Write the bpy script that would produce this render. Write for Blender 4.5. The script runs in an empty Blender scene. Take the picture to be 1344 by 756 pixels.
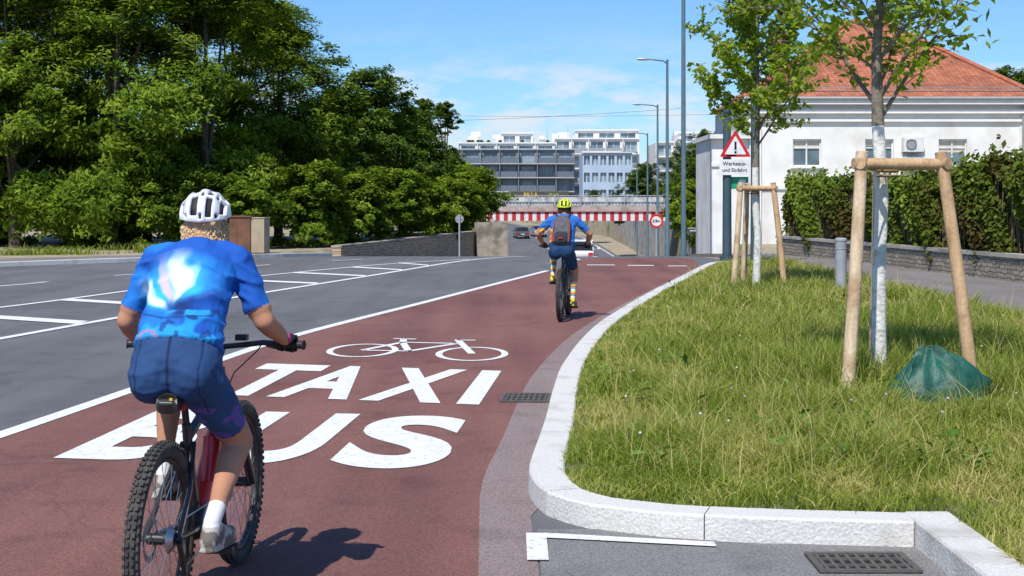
import bpy, math, random
import numpy as np
from mathutils import Vector, Matrix, noise
random.seed(7); np.random.seed(7)
scene=bpy.context.scene
COL=scene.collection
rad=math.radians

# ------------------------------------------------------------------ materials
def nodes_of(m):
    m.use_nodes=True
    return m.node_tree.nodes, m.node_tree.links
def M(name,c1,c2=None,scale=4,detail=5,rough=.8,bump=0,bscale=40,metal=0,spec=.5,c3=None,scale3=.4,coat=0,stretch=None,lo=.35,hi=.65,lo3=.5,hi3=.68):
    m=bpy.data.materials.new(name); N,L=nodes_of(m)
    p=N['Principled BSDF']; p.inputs['Roughness'].default_value=rough; p.inputs['Metallic'].default_value=metal
    p.inputs['Specular IOR Level'].default_value=spec; p.inputs['Coat Weight'].default_value=coat
    tc=N.new('ShaderNodeTexCoord'); vec=tc.outputs['Object']
    if stretch:
        mp=N.new('ShaderNodeMapping'); mp.inputs['Scale'].default_value=stretch; L.new(vec,mp.inputs['Vector']); vec2=mp.outputs['Vector']
    else: vec2=vec
    if c2 is None:
        c2=tuple(min(1,c*.82) for c in c1)
    n=N.new('ShaderNodeTexNoise'); n.inputs['Scale'].default_value=scale; n.inputs['Detail'].default_value=detail; L.new(vec2,n.inputs['Vector'])
    r=N.new('ShaderNodeValToRGB'); r.color_ramp.elements[0].position=lo; r.color_ramp.elements[1].position=hi
    r.color_ramp.elements[0].color=(*c1,1); r.color_ramp.elements[1].color=(*c2,1)
    L.new(n.outputs['Fac'],r.inputs['Fac']); out=r.outputs['Color']
    if c3:
        n3=N.new('ShaderNodeTexNoise'); n3.inputs['Scale'].default_value=scale3; n3.inputs['Detail'].default_value=6; L.new(vec,n3.inputs['Vector'])
        r3=N.new('ShaderNodeValToRGB'); r3.color_ramp.elements[0].position=lo3; r3.color_ramp.elements[1].position=hi3
        r3.color_ramp.elements[0].color=(0,0,0,1); r3.color_ramp.elements[1].color=(1,1,1,1)
        mx=N.new('ShaderNodeMixRGB'); L.new(n3.outputs['Fac'],r3.inputs['Fac']); L.new(r3.outputs['Color'],mx.inputs['Fac'])
        L.new(out,mx.inputs['Color1']); mx.inputs['Color2'].default_value=(*c3,1); out=mx.outputs['Color']
    L.new(out,p.inputs['Base Color'])
    if bump:
        nb=N.new('ShaderNodeTexNoise'); nb.inputs['Scale'].default_value=bscale; nb.inputs['Detail'].default_value=4; L.new(vec,nb.inputs['Vector'])
        b=N.new('ShaderNodeBump'); b.inputs['Strength'].default_value=bump; b.inputs['Distance'].default_value=.02
        L.new(nb.outputs['Fac'],b.inputs['Height']); L.new(b.outputs['Normal'],p.inputs['Normal'])
    return m

def asphalt(name,base,light,patch=.5,crack=.4):
    m=bpy.data.materials.new(name); N,L=nodes_of(m); p=N['Principled BSDF']
    p.inputs['Roughness'].default_value=.88; p.inputs['Specular IOR Level'].default_value=.3
    tc=N.new('ShaderNodeTexCoord')
    def nz(scale,detail=5,st=(1,1,1),rot=0):
        mp=N.new('ShaderNodeMapping'); mp.inputs['Scale'].default_value=st; mp.inputs['Rotation'].default_value=(0,0,rot); L.new(tc.outputs['Object'],mp.inputs['Vector'])
        n=N.new('ShaderNodeTexNoise'); n.inputs['Scale'].default_value=scale; n.inputs['Detail'].default_value=detail; L.new(mp.outputs['Vector'],n.inputs['Vector']); return n.outputs['Fac']
    def ramp(f,a,b,ca,cb):
        r=N.new('ShaderNodeValToRGB'); r.color_ramp.elements[0].position=a; r.color_ramp.elements[1].position=b
        r.color_ramp.elements[0].color=(*ca,1); r.color_ramp.elements[1].color=(*cb,1); L.new(f,r.inputs['Fac']); return r.outputs['Color']
    def mix(a,b,fac,mode='MIX'):
        x=N.new('ShaderNodeMixRGB'); x.blend_type=mode
        if isinstance(fac,float): x.inputs['Fac'].default_value=fac
        else: L.new(fac,x.inputs['Fac'])
        L.new(a,x.inputs['Color1']); L.new(b,x.inputs['Color2']); return x.outputs['Color']
    big=ramp(nz(.35,6),.35,.7,base,light)
    streak=ramp(nz(1.6,4,(1,.07,1),rad(7)),.42,.62,(1,1,1),(.70,.70,.72))
    c=mix(big,streak,patch,'MULTIPLY')
    grain=ramp(nz(110,3),.3,.7,(.58,.58,.58),(1.4,1.4,1.4))
    c=mix(c,grain,1.0,'MULTIPLY')
    stain=ramp(nz(2.2,8),.54,.72,(1,1,1),(.72,.72,.72)); c=mix(c,stain,.8,'MULTIPLY')
    v=N.new('ShaderNodeTexVoronoi'); v.feature='DISTANCE_TO_EDGE'; v.inputs['Scale'].default_value=.16
    nn=N.new('ShaderNodeTexNoise'); nn.inputs['Scale'].default_value=1.3; nn.inputs['Detail'].default_value=6; L.new(tc.outputs['Object'],nn.inputs['Vector'])
    vm=N.new('ShaderNodeVectorMath'); vm.operation='MULTIPLY_ADD'; L.new(nn.outputs['Color'],vm.inputs[0]); vm.inputs[1].default_value=(1.2,1.2,0); L.new(tc.outputs['Object'],vm.inputs[2])
    L.new(vm.outputs[0],v.inputs['Vector'])
    cr=ramp(v.outputs['Distance'],.0,.0025,(.6,.6,.6),(1,1,1)); c=mix(c,cr,crack,'MULTIPLY')
    L.new(c,p.inputs['Base Color'])
    b=N.new('ShaderNodeBump'); b.inputs['Strength'].default_value=.6; b.inputs['Distance'].default_value=.008
    L.new(nz(140,3),b.inputs['Height']); L.new(b.outputs['Normal'],p.inputs['Normal'])
    return m

def leafmat(name,dark,mid,light,trans=.35,rough=.5,glossy=False):
    m=bpy.data.materials.new(name); N,L=nodes_of(m); out=N['Material Output']
    a=N.new('ShaderNodeAttribute'); a.attribute_name='shade'
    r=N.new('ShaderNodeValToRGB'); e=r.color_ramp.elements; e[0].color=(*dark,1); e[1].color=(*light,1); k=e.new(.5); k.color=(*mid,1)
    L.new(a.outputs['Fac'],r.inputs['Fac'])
    if glossy:
        p=N['Principled BSDF']; p.inputs['Roughness'].default_value=rough; p.inputs['Specular IOR Level'].default_value=.3; L.new(r.outputs['Color'],p.inputs['Base Color'])
    else:
        N.remove(N['Principled BSDF']); p=N.new('ShaderNodeBsdfDiffuse'); L.new(r.outputs['Color'],p.inputs['Color'])
    t=N.new('ShaderNodeBsdfTranslucent'); 
    g=N.new('ShaderNodeMixRGB'); g.blend_type='MULTIPLY'; g.inputs['Fac'].default_value=1; g.inputs['Color2'].default_value=(1.5,1.4,.5,1); L.new(r.outputs['Color'],g.inputs['Color1'])
    L.new(g.outputs['Color'],t.inputs['Color'])
    x=N.new('ShaderNodeMixShader'); x.inputs['Fac'].default_value=trans
    L.new(p.outputs[0],x.inputs[1]); L.new(t.outputs[0],x.inputs[2]); L.new(x.outputs[0],out.inputs['Surface'])
    return m

def vcolmat(name,rough=.7,bump=.15,bs=250):
    m=bpy.data.materials.new(name); N,L=nodes_of(m); p=N['Principled BSDF']
    a=N.new('ShaderNodeAttribute'); a.attribute_name='Col'; L.new(a.outputs['Color'],p.inputs['Base Color'])
    p.inputs['Roughness'].default_value=rough; p.inputs['Specular IOR Level'].default_value=.3
    tc=N.new('ShaderNodeTexCoord'); n=N.new('ShaderNodeTexNoise'); n.inputs['Scale'].default_value=bs; L.new(tc.outputs['Object'],n.inputs['Vector'])
    b=N.new('ShaderNodeBump'); b.inputs['Strength'].default_value=bump; b.inputs['Distance'].default_value=.003
    L.new(n.outputs['Fac'],b.inputs['Height']); L.new(b.outputs['Normal'],p.inputs['Normal'])
    return m

# ------------------------------------------------------------------ mesh builder
class MB:
    def __init__(s): s.v=[];s.f=[];s.m=[]
    def add(s,vs,fs,mi=0):
        o=len(s.v); s.v+= [tuple(x) for x in vs]; s.f+=[tuple(o+i for i in f) for f in fs]; s.m+=[mi]*len(fs)
    def box(s,c,size,mi=0,mat=None):
        hx,hy,hz=[q/2 for q in size]; pts=[Vector((x,y,z)) for x in(-hx,hx) for y in(-hy,hy) for z in(-hz,hz)]
        if mat: pts=[mat@q for q in pts]
        c=Vector(c); pts=[q+c for q in pts]
        s.add(pts,[(0,1,3,2),(4,6,7,5),(0,4,5,1),(2,3,7,6),(0,2,6,4),(1,5,7,3)],mi)
    def rings(s,R,mi=0,cap=True,closed=False):
        n=len(R[0]); vs=[p for r in R for p in r]; fs=[]
        K=len(R)
        for i in range(K if closed else K-1):
            a=i*n; b=((i+1)%K)*n
            for j in range(n): fs.append((a+j,a+(j+1)%n,b+(j+1)%n,b+j))
        if cap and not closed: fs.append(tuple(range(n))[::-1]); fs.append(tuple((K-1)*n+j for j in range(n)))
        s.add(vs,fs,mi)
    def tube(s,pts,r,seg=10,mi=0,cap=True):
        pts=[Vector(p) for p in pts]
        if not isinstance(r,(list,tuple)): r=[r]*len(pts)
        R=[]; up=None
        for i,p in enumerate(pts):
            t=(pts[min(i+1,len(pts)-1)]-pts[max(i-1,0)]).normalized()
            if up is None:
                up=Vector((0,0,1)) if abs(t.z)<.9 else Vector((1,0,0))
            a=t.cross(up).normalized(); b=a.cross(t).normalized(); up=b
            R.append([p+(a*math.cos(q)+b*math.sin(q))*r[i] for q in [2*math.pi*k/seg for k in range(seg)]])
        s.rings(R,mi,cap)
    def loft(s,secs,seg=20,mi=0,side=Vector((1,0,0)),pw=2.0):
        cs=[Vector(q[0]) for q in secs]; R=[]
        for i,(c,w,d) in enumerate(secs):
            t=(cs[min(i+1,len(cs)-1)]-cs[max(i-1,0)]).normalized(); sd=(side-t*side.dot(t)).normalized(); dp=t.cross(sd).normalized()
            ring=[]
            for k in range(seg):
                q=2*math.pi*k/seg; cx,sx=math.cos(q),math.sin(q)
                ring.append(cs[i]+sd*w*math.copysign(abs(cx)**(2/pw),cx)+dp*d*math.copysign(abs(sx)**(2/pw),sx))
            R.append(ring)
        s.rings(R,mi,True)
    def ell(s,c,r,mi=0,seg=16,rg=10,mat=None):
        c=Vector(c); R=[]
        for i in range(1,rg):
            a=math.pi*i/rg; R.append([Vector((math.sin(a)*math.cos(2*math.pi*k/seg)*r[0],math.sin(a)*math.sin(2*math.pi*k/seg)*r[1],math.cos(a)*r[2])) for k in range(seg)])
        if mat: R=[[mat@p for p in q] for q in R]
        R=[[c+p for p in q] for q in R]
        s.rings(R,mi,True)
    def torus(s,c,R0,r,axis='x',seg=48,rs=10,mi=0,flat=1.0):
        c=Vector(c); R=[]
        for i in range(seg):
            a=2*math.pi*i/seg; ring=[]
            for k in range(rs):
                q=2*math.pi*k/rs; rr=R0+math.cos(q)*r; w=math.sin(q)*r*flat
                if axis=='x': p=Vector((w,math.cos(a)*rr,math.sin(a)*rr))
                elif axis=='y': p=Vector((math.cos(a)*rr,w,math.sin(a)*rr))
                else: p=Vector((math.cos(a)*rr,math.sin(a)*rr,w))
                ring.append(c+p)
            R.append(ring)
        s.rings(R,mi,False,True)
    def caps(s,p0,r0,p1,r1,mi=0,seg=14):
        s.tube([p0,p1],[r0,r1],seg,mi); s.ell(p0,(r0,)*3,mi,seg,8); s.ell(p1,(r1,)*3,mi,seg,8)
    def obj(s,name,mats,parent=None,smooth=True,angle=40):
        me=bpy.data.meshes.new(name); me.from_pydata(s.v,[],s.f)
        for m in (mats if isinstance(mats,(list,tuple)) else [mats]): me.materials.append(m)
        me.polygons.foreach_set('material_index',s.m)
        me.validate()
        if smooth:
            me.polygons.foreach_set('use_smooth',[True]*len(me.polygons)); me.set_sharp_from_angle(angle=rad(angle))
        me.update(); o=bpy.data.objects.new(name,me); COL.objects.link(o)
        if parent: o.parent=parent
        return o
def empty(name,loc=(0,0,0),rz=0):
    e=bpy.data.objects.new(name,None); e.location=loc; e.rotation_euler=(0,0,rz); e.empty_display_size=.2; COL.objects.link(e); return e
def bevel(o,w,seg=2):
    b=o.modifiers.new('bev','BEVEL'); b.width=w; b.segments=seg; b.limit_method='ANGLE'; return o

def qmesh(name,V,Q,mi,mats,shade=None):
    me=bpy.data.meshes.new(name); V=np.asarray(V,dtype=np.float32); Q=np.asarray(Q,dtype=np.int32)
    me.vertices.add(len(V)); me.vertices.foreach_set('co',V.ravel())
    me.loops.add(Q.size); me.loops.foreach_set('vertex_index',Q.ravel())
    me.polygons.add(len(Q)); me.polygons.foreach_set('loop_start',np.arange(0,Q.size,4,dtype=np.int32))
    try: me.polygons.foreach_set('loop_total',np.full(len(Q),4,dtype=np.int32))
    except Exception: pass
    me.polygons.foreach_set('material_index',np.asarray(mi,dtype=np.int32))
    for m in mats: me.materials.append(m)
    if shade is not None:
        a=me.attributes.new('shade','FLOAT','POINT'); a.data.foreach_set('value',np.asarray(shade,dtype=np.float32))
    me.update(calc_edges=True)
    return me
def unit(a): return a/np.maximum(np.linalg.norm(a,axis=1,keepdims=True),1e-6)
def leaves(C,L,W,upbias=.5,outdir=None,ow=.9):
    n=len(C); t=unit(np.random.randn(n,3)*[1,1,.7]); nn=np.random.randn(n,3)*.8; nn[:,2]=np.abs(nn[:,2])+upbias
    if outdir is not None: nn+=outdir*ow
    nn=unit(nn); s=unit(np.cross(nn,t)); t=unit(np.cross(s,nn))
    L=(L*(.6+.8*np.random.rand(n)))[:,None]; W=(W*(.6+.8*np.random.rand(n)))[:,None]
    droop=np.zeros((n,3)); droop[:,2]=-.15
    V=np.stack([C-t*L/2,C+s*W/2,C+t*L/2+droop*L,C-s*W/2],1).reshape(-1,3)
    Q=np.arange(4*n).reshape(n,4); return V,Q
class TB:
    def __init__(s): s.V=[];s.Q=[];s.n=0;s.mi=[]
    def tube(s,pts,r,seg=8,mi=0):
        b=MB(); b.tube(pts,r,seg,0,False); s.V.append(np.array(b.v)); s.Q.append(np.array(b.f)+s.n); s.n+=len(b.v); s.mi+= [mi]*len(b.f)

# ------------------------------------------------------------------ ground profile
def zprof(d):
    if d<=38: return 0.
    if d<=61.08: return -.0013*(d-38)**2
    z61=-.0013*23.08**2
    if d<=112: return z61-.06*(d-61.08)
    z112=z61-.06*50.92
    if d<=142: t=d-112; return z112-.06*t+.0015*t*t
    t=30; z142=z112-.06*t+.0015*t*t
    return min(0.,z142+.03*(d-142))
def interp(P,d):
    return float(np.interp(d,[p[0] for p in P],[p[1] for p in P]))
LP=[(-60,-60),(-5,-40),(25,-24),(37.6,-13.5),(41,-10.8),(47.4,-7.6),(55,-5.9),(65,-3.6),(75,-1.6),(90,-1.0),(120,-1.2),(150,-1.6),(190,-3.5),(300,-30)]
RP=[(-60,8),(-5,4.5),(7.5,4.2),(14,3.2),(24,3.5),(30,4.6),(36.7,6.2),(45,6.4),(60,6.2),(85,8.2),(105,9.6),(120,11),(150,11.5),(190,10),(300,-15)]
Ld=lambda d:interp(LP,d)
Rd=lambda d:interp(RP,d)

m_ground=M('ground_dirt_grass',(.40,.33,.23),(.28,.23,.15),scale=1.2,detail=9,rough=1,bump=.5,bscale=12,c3=(.12,.15,.05),scale3=.35,lo3=.54,hi3=.70)
m_asph=asphalt('asphalt_grey',(.128,.128,.134),(.168,.168,.174),.5,.3)
m_red=asphalt('asphalt_red',(.195,.085,.071),(.245,.116,.096),.7,.45)
m_gut=asphalt('asphalt_gutter',(.235,.175,.165),(.28,.22,.21),.3,.3)
m_bay=asphalt('asphalt_bay',(.20,.195,.19),(.24,.235,.23),.3,.3)
m_side=asphalt('asphalt_pavement',(.20,.18,.172),(.25,.23,.218),.3,.3)
m_paint=M('road_paint',(.80,.80,.79),(.70,.70,.69),scale=7,detail=8,rough=.7,bump=.3,bscale=120,c3=(.46,.42,.41),scale3=26,lo3=.56,hi3=.72)
m_kerb=M('granite_kerb',(.70,.68,.64),(.56,.54,.50),scale=70,detail=4,rough=.85,bump=.4,bscale=60,c3=(.42,.39,.34),scale3=2.4,lo3=.54,hi3=.74)

rows=[-60,-20,-5,0,5,10,15,20,25,30,34]+list(np.arange(36,64,1.0))+list(np.arange(64,300,3.0))+[300,350,450,700,1500]
V=[];F=[]
for d in rows:
    l,r,z=Ld(min(d,300)),Rd(min(d,300))+3,zprof(d)
    xs=[(-1500,0),(-200,0),(-60+min(0,l+30),0),(l-.8,0),(l-.45,z),(l+.5*(r-l),z),(r,z),(r+.3,0),(r+20,0),(r+80,0),(1500,0)]
    for x,zz in xs: V.append((x,d,zz-.03))
n=11
for i in range(len(rows)-1):
    for j in range(n-1): F.append((i*n+j,i*n+j+1,(i+1)*n+j+1,(i+1)*n+j))
me=bpy.data.meshes.new('ground'); me.from_pydata(V,[],F); me.materials.append(m_ground); COL.objects.link(bpy.data.objects.new('ground',me))

def sheet(name,lf,rf,ds,zo,mat,nx=1):
    V=[];F=[]
    for d in ds:
        for k in range(nx+1):
            a,b=lf(d),rf(d); V.append((a+(b-a)*k/nx,d,zprof(d)+zo))
    w=nx+1
    for i in range(len(ds)-1):
        for k in range(nx): F.append((i*w+k,i*w+k+1,(i+1)*w+k+1,(i+1)*w+k))
    me=bpy.data.meshes.new(name); me.from_pydata(V,[],F); me.materials.append(mat); o=bpy.data.objects.new(name,me); COL.objects.link(o); return o
dsr=[-60,-20,-5]+list(np.arange(0,38,1.))+list(np.arange(38,64,1.))+list(np.arange(64,300,3.))
sheet('road',Ld,Rd,dsr,0,m_asph)

def catmull(P,step=.25):
    P=[Vector((p[0],p[1],0)) for p in P]; out=[]
    for i in range(len(P)-1):
        a=P[max(i-1,0)];b=P[i];c=P[i+1];e=P[min(i+2,len(P)-1)]
        n=max(2,int((c-b).length/step))
        for k in range(n):
            t=k/n; out.append(.5*((2*b)+(c-a)*t+(2*a-5*b+4*c-e)*t*t+(3*b-a-3*c+e)*t**3))
    out.append(P[-1]); return out
KP=[(.42,7.2),(.2,7.48),(.11,7.9),(.10,8.4),(.23,10.1),(.35,12),(.51,13.9),(.89,16.9),(1.35,19.6),(2.3,24.3),(3.46,29.6),(4.75,35.5),(5.2,37.2),(5.7,38.1),(6.3,38.3),(6.85,37.9)]
kerb_pl=[Vector((1.93,6.82,0)),Vector((1.3,6.9,0)),Vector((.8,7.0,0))]+catmull(KP,.3)
kx_d=[p.y for p in kerb_pl if p.y>8.4 and p.x<5.3]; kx_x=[p.x for p in kerb_pl if p.y>8.4 and p.x<5.3]
def kx(d):
    if d<8.4: return .10+(8.4-d)*.02
    if d>37.2: return min(5.2+(d-37.2)*.1,6.0)
    return float(np.interp(d,kx_d,kx_x))
line_pl=catmull([(-5.2,-4),(-4.6,2),(-4.05,7),(-3.65,10.1),(-3.2,14),(-2.70,17.9),(-1.5,23.7),(-.2,30),(.75,34.6),(1.6,39)],.5)
lx_d=[p.y for p in line_pl]; lx_x=[p.x for p in line_pl]
lx=lambda d: float(np.interp(d,lx_d,lx_x))
sheet('bus_lane',lambda d:lx(d)+.07,lambda d:kx(d)-.29,list(np.arange(-4,46,.5)),.004,m_red)
sheet('gutter',lambda d:kx(d)-.29,lambda d:kx(d)+.1 if d>7.9 else kx(d)-.02,list(np.arange(-4,39,.5)),.004,m_gut)
sheet('parking_bay',lambda d:.13,lambda d:2.3 if d<6.9 else 1.0,[-4,0,3,5,6,6.88,6.9,7.2],.005,m_bay)

def strip(pl,w,zo=.009,mb=None):
    R=[]
    for i,p in enumerate(pl):
        p=Vector((p[0],p[1],0)); a=Vector((pl[max(i-1,0)][0],pl[max(i-1,0)][1],0)); b=Vector((pl[min(i+1,len(pl)-1)][0],pl[min(i+1,len(pl)-1)][1],0)); t=(b-a).normalized(); s=Vector((-t.y,t.x,0))*w/2
        z=zprof(p.y)+zo; R+= [(p.x-s.x,p.y-s.y,z),(p.x+s.x,p.y+s.y,z)]
    F=[(2*i,2*i+2,2*i+3,2*i+1) for i in range(len(pl)-1)]
    mb.add(R,F)
mk=MB()
strip([p for p in line_pl if p.y<35.5],.15,mb=mk)
lo=catmull([(-8.6,3),(-7.4,10),(-6.26,17.4),(-4.95,24.8),(-3.2,33),(-1.2,42.8),(.5,50)],.6)
hi=catmull([(-14,8),(-10.8,14),(-8.15,22.7),(-6.7,29.6),(-3.7,38.5),(-1.3,43.4)],.6)
strip(lo,.15,mb=mk); strip(hi,.13,mb=mk)
hx=lambda d: float(np.interp(d,[p.y for p in hi],[p.x for p in hi]))
lxx=lambda d: float(np.interp(d,[p.y for p in lo],[p.x for p in lo]))
for d in [13,16.6,20.1,23.3,26.6,29.9,33,36,38.6]:
    a=hx(d+1.0)+.05; b=lxx(d-.6)-.05
    mk.add([(a,d+1.0,.010),(a,d+1.5,.010),(b,d-.1,.010),(b,d-.6,.010)],[(0,1,2,3)])
dl=[(-14,20),(-10.3,28.5),(-9.3,32.4),(-5.8,40.5),(-3.6,46)]
dlc=catmull(dl,.5); L_=len(dlc)
for i in range(0,L_-4,9): strip(dlc[i:i+4],.12,mb=mk)
for (x,d,w,l) in [(2.4,38.2,.75,.4),(3.45,37.9,.7,.4),(4.4,37.6,.5,.35),(2.0,42.5,.12,1.6),(2.8,47,.12,1.6)]:
    mk.add([(x-w/2,d,zprof(d)+.012),(x+w/2,d,zprof(d)+.012),(x+w/2,d+l,zprof(d+l)+.012),(x-w/2,d+l,zprof(d+l)+.012)],[(0,1,2,3)])
for d in np.arange(110,260,6):
    x=(Ld(d)+Rd(d))/2; x2=(Ld(d+3)+Rd(d+3))/2; strip([(x,d),((x+x2)/2,d+1.5),(x2,d+3)],.2,.02,mk)
strip([(Ld(d)+.6,d) for d in np.arange(60,260,4)],.15,.02,mk)
strip([(Rd(d)-.6,d) for d in np.arange(60,260,4)],.15,.02,mk)
mk.add([(.17,7.09,.0125),(.98,6.9,.0125),(.98,6.81,.0125),(.17,6.99,.0125)],[(0,1,2,3)])
mk.add([(.07,7.09,.0125),(.17,7.09,.0125),(.17,6.55,.0125),(.07,6.55,.0125)],[(0,1,2,3)])
def letter(ch,origin,r,u,r0,r1,h,off=.035):
    c=bpy.data.curves.new('t','FONT'); c.body=ch; c.size=1; c.offset=off; c.resolution_u=10
    o=bpy.data.objects.new('t',c); COL.objects.link(o); bpy.context.view_layer.update()
    dg=bpy.context.evaluated_depsgraph_get(); me=bpy.data.meshes.new_from_object(o.evaluated_get(dg))
    vs=[v.co.copy() for v in me.vertices]; fs=[tuple(p.vertices) for p in me.polygons]
    bpy.data.objects.remove(o)
    x0=min(v.x for v in vs);x1=max(v.x for v in vs);y0=min(v.y for v in vs);y1=max(v.y for v in vs)
    out=[]
    for v in vs:
        a=r0+(r1-r0)*(v.x-x0)/(x1-x0); b=(v.y-y0)/(y1-y0)*h
        out.append((origin[0]+r[0]*a+u[0]*b,origin[1]+r[1]*a+u[1]*b,.0095))
    mk.add(out,fs)
o1=(-.27,11.65); r_=(1,-.27); u_=(.07,1)
letter('T',o1,r_,u_,-2.42,-1.74,2.36); letter('A',o1,r_,u_,-1.83,-1.12,2.36); letter('X',o1,r_,u_,-1.02,-.32,2.36); letter('I',o1,r_,u_,-.19,0,2.36)
o2=(-.47,8.78); r_=(1,-.17)
letter('B',o2,r_,u_,-2.5,-1.78,2.2); letter('U',o2,r_,u_,-1.63,-.87,2.2); letter('S',o2,r_,u_,-.72,.02,2.2)
oc=Vector((-1.68,16.0)); rr=Vector((1,-.3)); uu=Vector((.08,1)) 
def bp(a,b): q=oc+rr*a+uu*b; return (q.x,q.y)
for cx_ in (0,1.24):
    strip([bp(cx_+math.cos(t)*.36,math.sin(t)*.68) for t in np.linspace(0,2*math.pi,33)],.075,.0095,mk)
for seg in [((0,0),(.3,1.0)),((.3,1.0),(.95,1.05)),((.3,1.0),(.52,.05)),((.52,.05),(.95,1.05)),((0,0),(.52,.05)),((.9,1.5),(1.24,0)),((.9,1.45),(1.12,1.5)),((.3,1.0),(.25,1.42)),((.12,1.42),(.4,1.42))]:
    strip([bp(*seg[0]),bp(*seg[1])],.085,.0103,mk)
mk.obj('road_markings',m_paint,smooth=False)

def kerb(name,pl,w,h,blk,mat,zb=-.02,inward=1,bev=.012):
    pl=[Vector((p[0],p[1],0)) for p in pl]
    cum=[0]
    for i in range(1,len(pl)): cum.append(cum[-1]+(pl[i]-pl[i-1]).length)
    mb=MB(); N_=len(pl); nrm=[]
    for i in range(N_):
        t=(pl[min(i+1,N_-1)]-pl[max(i-1,0)]).normalized(); nrm.append(Vector((t.y,-t.x,0))*inward)
    def at(s):
        i=min(max(np.searchsorted(cum,s)-1,0),N_-2); t=(s-cum[i])/(cum[i+1]-cum[i]); return pl[i].lerp(pl[i+1],t), nrm[i].lerp(nrm[i+1],t).normalized()
    s=0;tot=cum[-1]
    while s<tot-.05:
        e=min(s+blk,tot); R=[]
        k=max(2,int((e-s)/.2)+1); jit=random.uniform(-.003,.003)
        for q in np.linspace(s+.003,e-.003,k):
            p,nn=at(q); 
            prof=[(0,zb),(0+.004,h-bev),(bev,h),(w-bev,h),(w,h-bev),(w,zb)]
            R.append([p+nn*a+Vector((0,0,b+(jit if b>0 else 0)+zprof(p.y))) for a,b in prof])
        mb.rings(R,0,True); s=e
    return mb.obj(name,mat,smooth=True,angle=30)
kerb('kerb',kerb_pl,.21,.13,1.0,m_kerb)
kerb('kerb',[(1.935,2.5),(1.935,6.2),(1.935,7.03)],.23,.132,1.0,m_kerb)
kerb('kerb',[(-40,5)]+[(Ld(d),d) for d in (10,25,31,37.6,41,44,47.4,52)],.2,.12,2.0,m_kerb,inward=-1)

N_=len(kerb_pl); inner=[]
for i in range(N_):
    t=(kerb_pl[min(i+1,N_-1)]-kerb_pl[max(i-1,0)]).normalized(); inner.append(kerb_pl[i]+Vector((t.y,-t.x,0))*.2)
srx=lambda d:float(np.interp(d,[3,18.8,24.3,37.6],[6.7,6.76,6.87,7.0]))
poly=[(2.15,2.6)]+[(2.15,7.02)]+[(p.x,p.y) for p in inner[1:-3]]+[(srx(d),d) for d in (37.0,30,24.3,18.8,10,2.6)]
from mathutils.geometry import tessellate_polygon
tri=tessellate_polygon([[Vector((x,y,0)) for x,y in poly]])
m_soil=M('verge_soil',(.13,.14,.045),(.22,.18,.10),scale=6,detail=8,rough=1,bump=.6,bscale=25)
mb=MB(); mb.add([(x,y,.105) for x,y in poly],tri); mb.obj('grass_verge_ground',m_soil,smooth=False)

def slab(name,lf,rf,ds,h,mat):
    mb=MB(); R=[]
    for d in ds:
        a,b,z=lf(d),rf(d),zprof(d); R.append([(a,d,z-.2),(a,d,z+h),(b,d,z+h),(b,d,z-.2)])
    mb.rings([[Vector(p) for p in q] for q in R],0,True); return mb.obj(name,mat,smooth=False)
slab('pavement',lambda d:srx(d)+.085 if d<37.6 else Rd(d)+.7,lambda d:11.3-.065*(d-15) if d<47 else Rd(d)+2.9,[2.6]+list(np.arange(4,37,3.))+[37.5,38.6]+list(np.arange(40,75,2.)),.10,m_side)
kerb('kerb_edging',[(srx(d),d) for d in np.arange(2.6,38,2.)],.08,.13,1.0,m_kerb,bev=.006)
slab('pavement',lambda d:Ld(d)-3.4,lambda d:Ld(d)-.2,[10,25,31,37.6,41,44,47.4,52],.10,m_side)

# ------------------------------------------------------------------ grass
def pip(px,py,poly):
    ins=np.zeros(len(px),bool); n=len(poly); j=n-1
    for i in range(n):
        xi,yi=poly[i];xj,yj=poly[j]
        c=((yi>py)!=(yj>py))&(px<(xj-xi)*(py-yi)/((yj-yi) if yj!=yi else 1e-9)+xi); ins^=c; j=i
    return ins
gx=np.linspace(0,8,81); gy=np.linspace(2,39,371)
GN=np.array([[noise.fractal(Vector((a*.9,b*.9,3.)),1.0,2.0,4) for a in gx] for b in gy]); GM=np.array([[noise.fractal(Vector((a*2.6,b*2.6,9.)),1.0,2.0,3) for a in gx] for b in gy])
def gs(G,x,y): return G[np.clip(((y-2)*10).astype(int),0,370),np.clip((x*10).astype(int),0,80)]
BAG=(3.28,10.95)
def clear(px,py): return (np.hypot(px-BAG[0],(py-BAG[1])*.8)>.34)
def nearbag(px,py): return ((np.abs(px-BAG[0])<.5)&(py<BAG[1])&(py>BAG[1]-1.0))
Vg=[];Qg=[];Sg=[];ng=0
def blades(px,py,h,w,lean,shade,zb=.11):
    global ng
    n=len(px); a=np.random.rand(n)*6.283; dx,dy=np.cos(a),np.sin(a); b=np.random.rand(n)*6.283; lx_,ly_=np.cos(b)*lean*h,np.sin(b)*lean*h
    P=np.zeros((n,6,3)); 
    for k,(t,ww) in enumerate([(0,1),(.55,.8),(1,.12)]):
        for s,sg in enumerate((-1,1)):
            P[:,2*k+s,0]=px+lx_*t*t+sg*dx*w*ww/2; P[:,2*k+s,1]=py+ly_*t*t+sg*dy*w*ww/2; P[:,2*k+s,2]=zb+h*t*(1-.25*t*lean)
    idx=np.arange(n)[:,None]*6+ng
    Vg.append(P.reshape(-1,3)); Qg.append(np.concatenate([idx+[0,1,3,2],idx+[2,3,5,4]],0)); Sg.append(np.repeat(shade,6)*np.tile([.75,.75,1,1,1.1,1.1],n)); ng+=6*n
zones=[(2.6,9,4600),(9,13,3300),(13,18,1900),(18,25,950),(25,38,580)]
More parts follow.
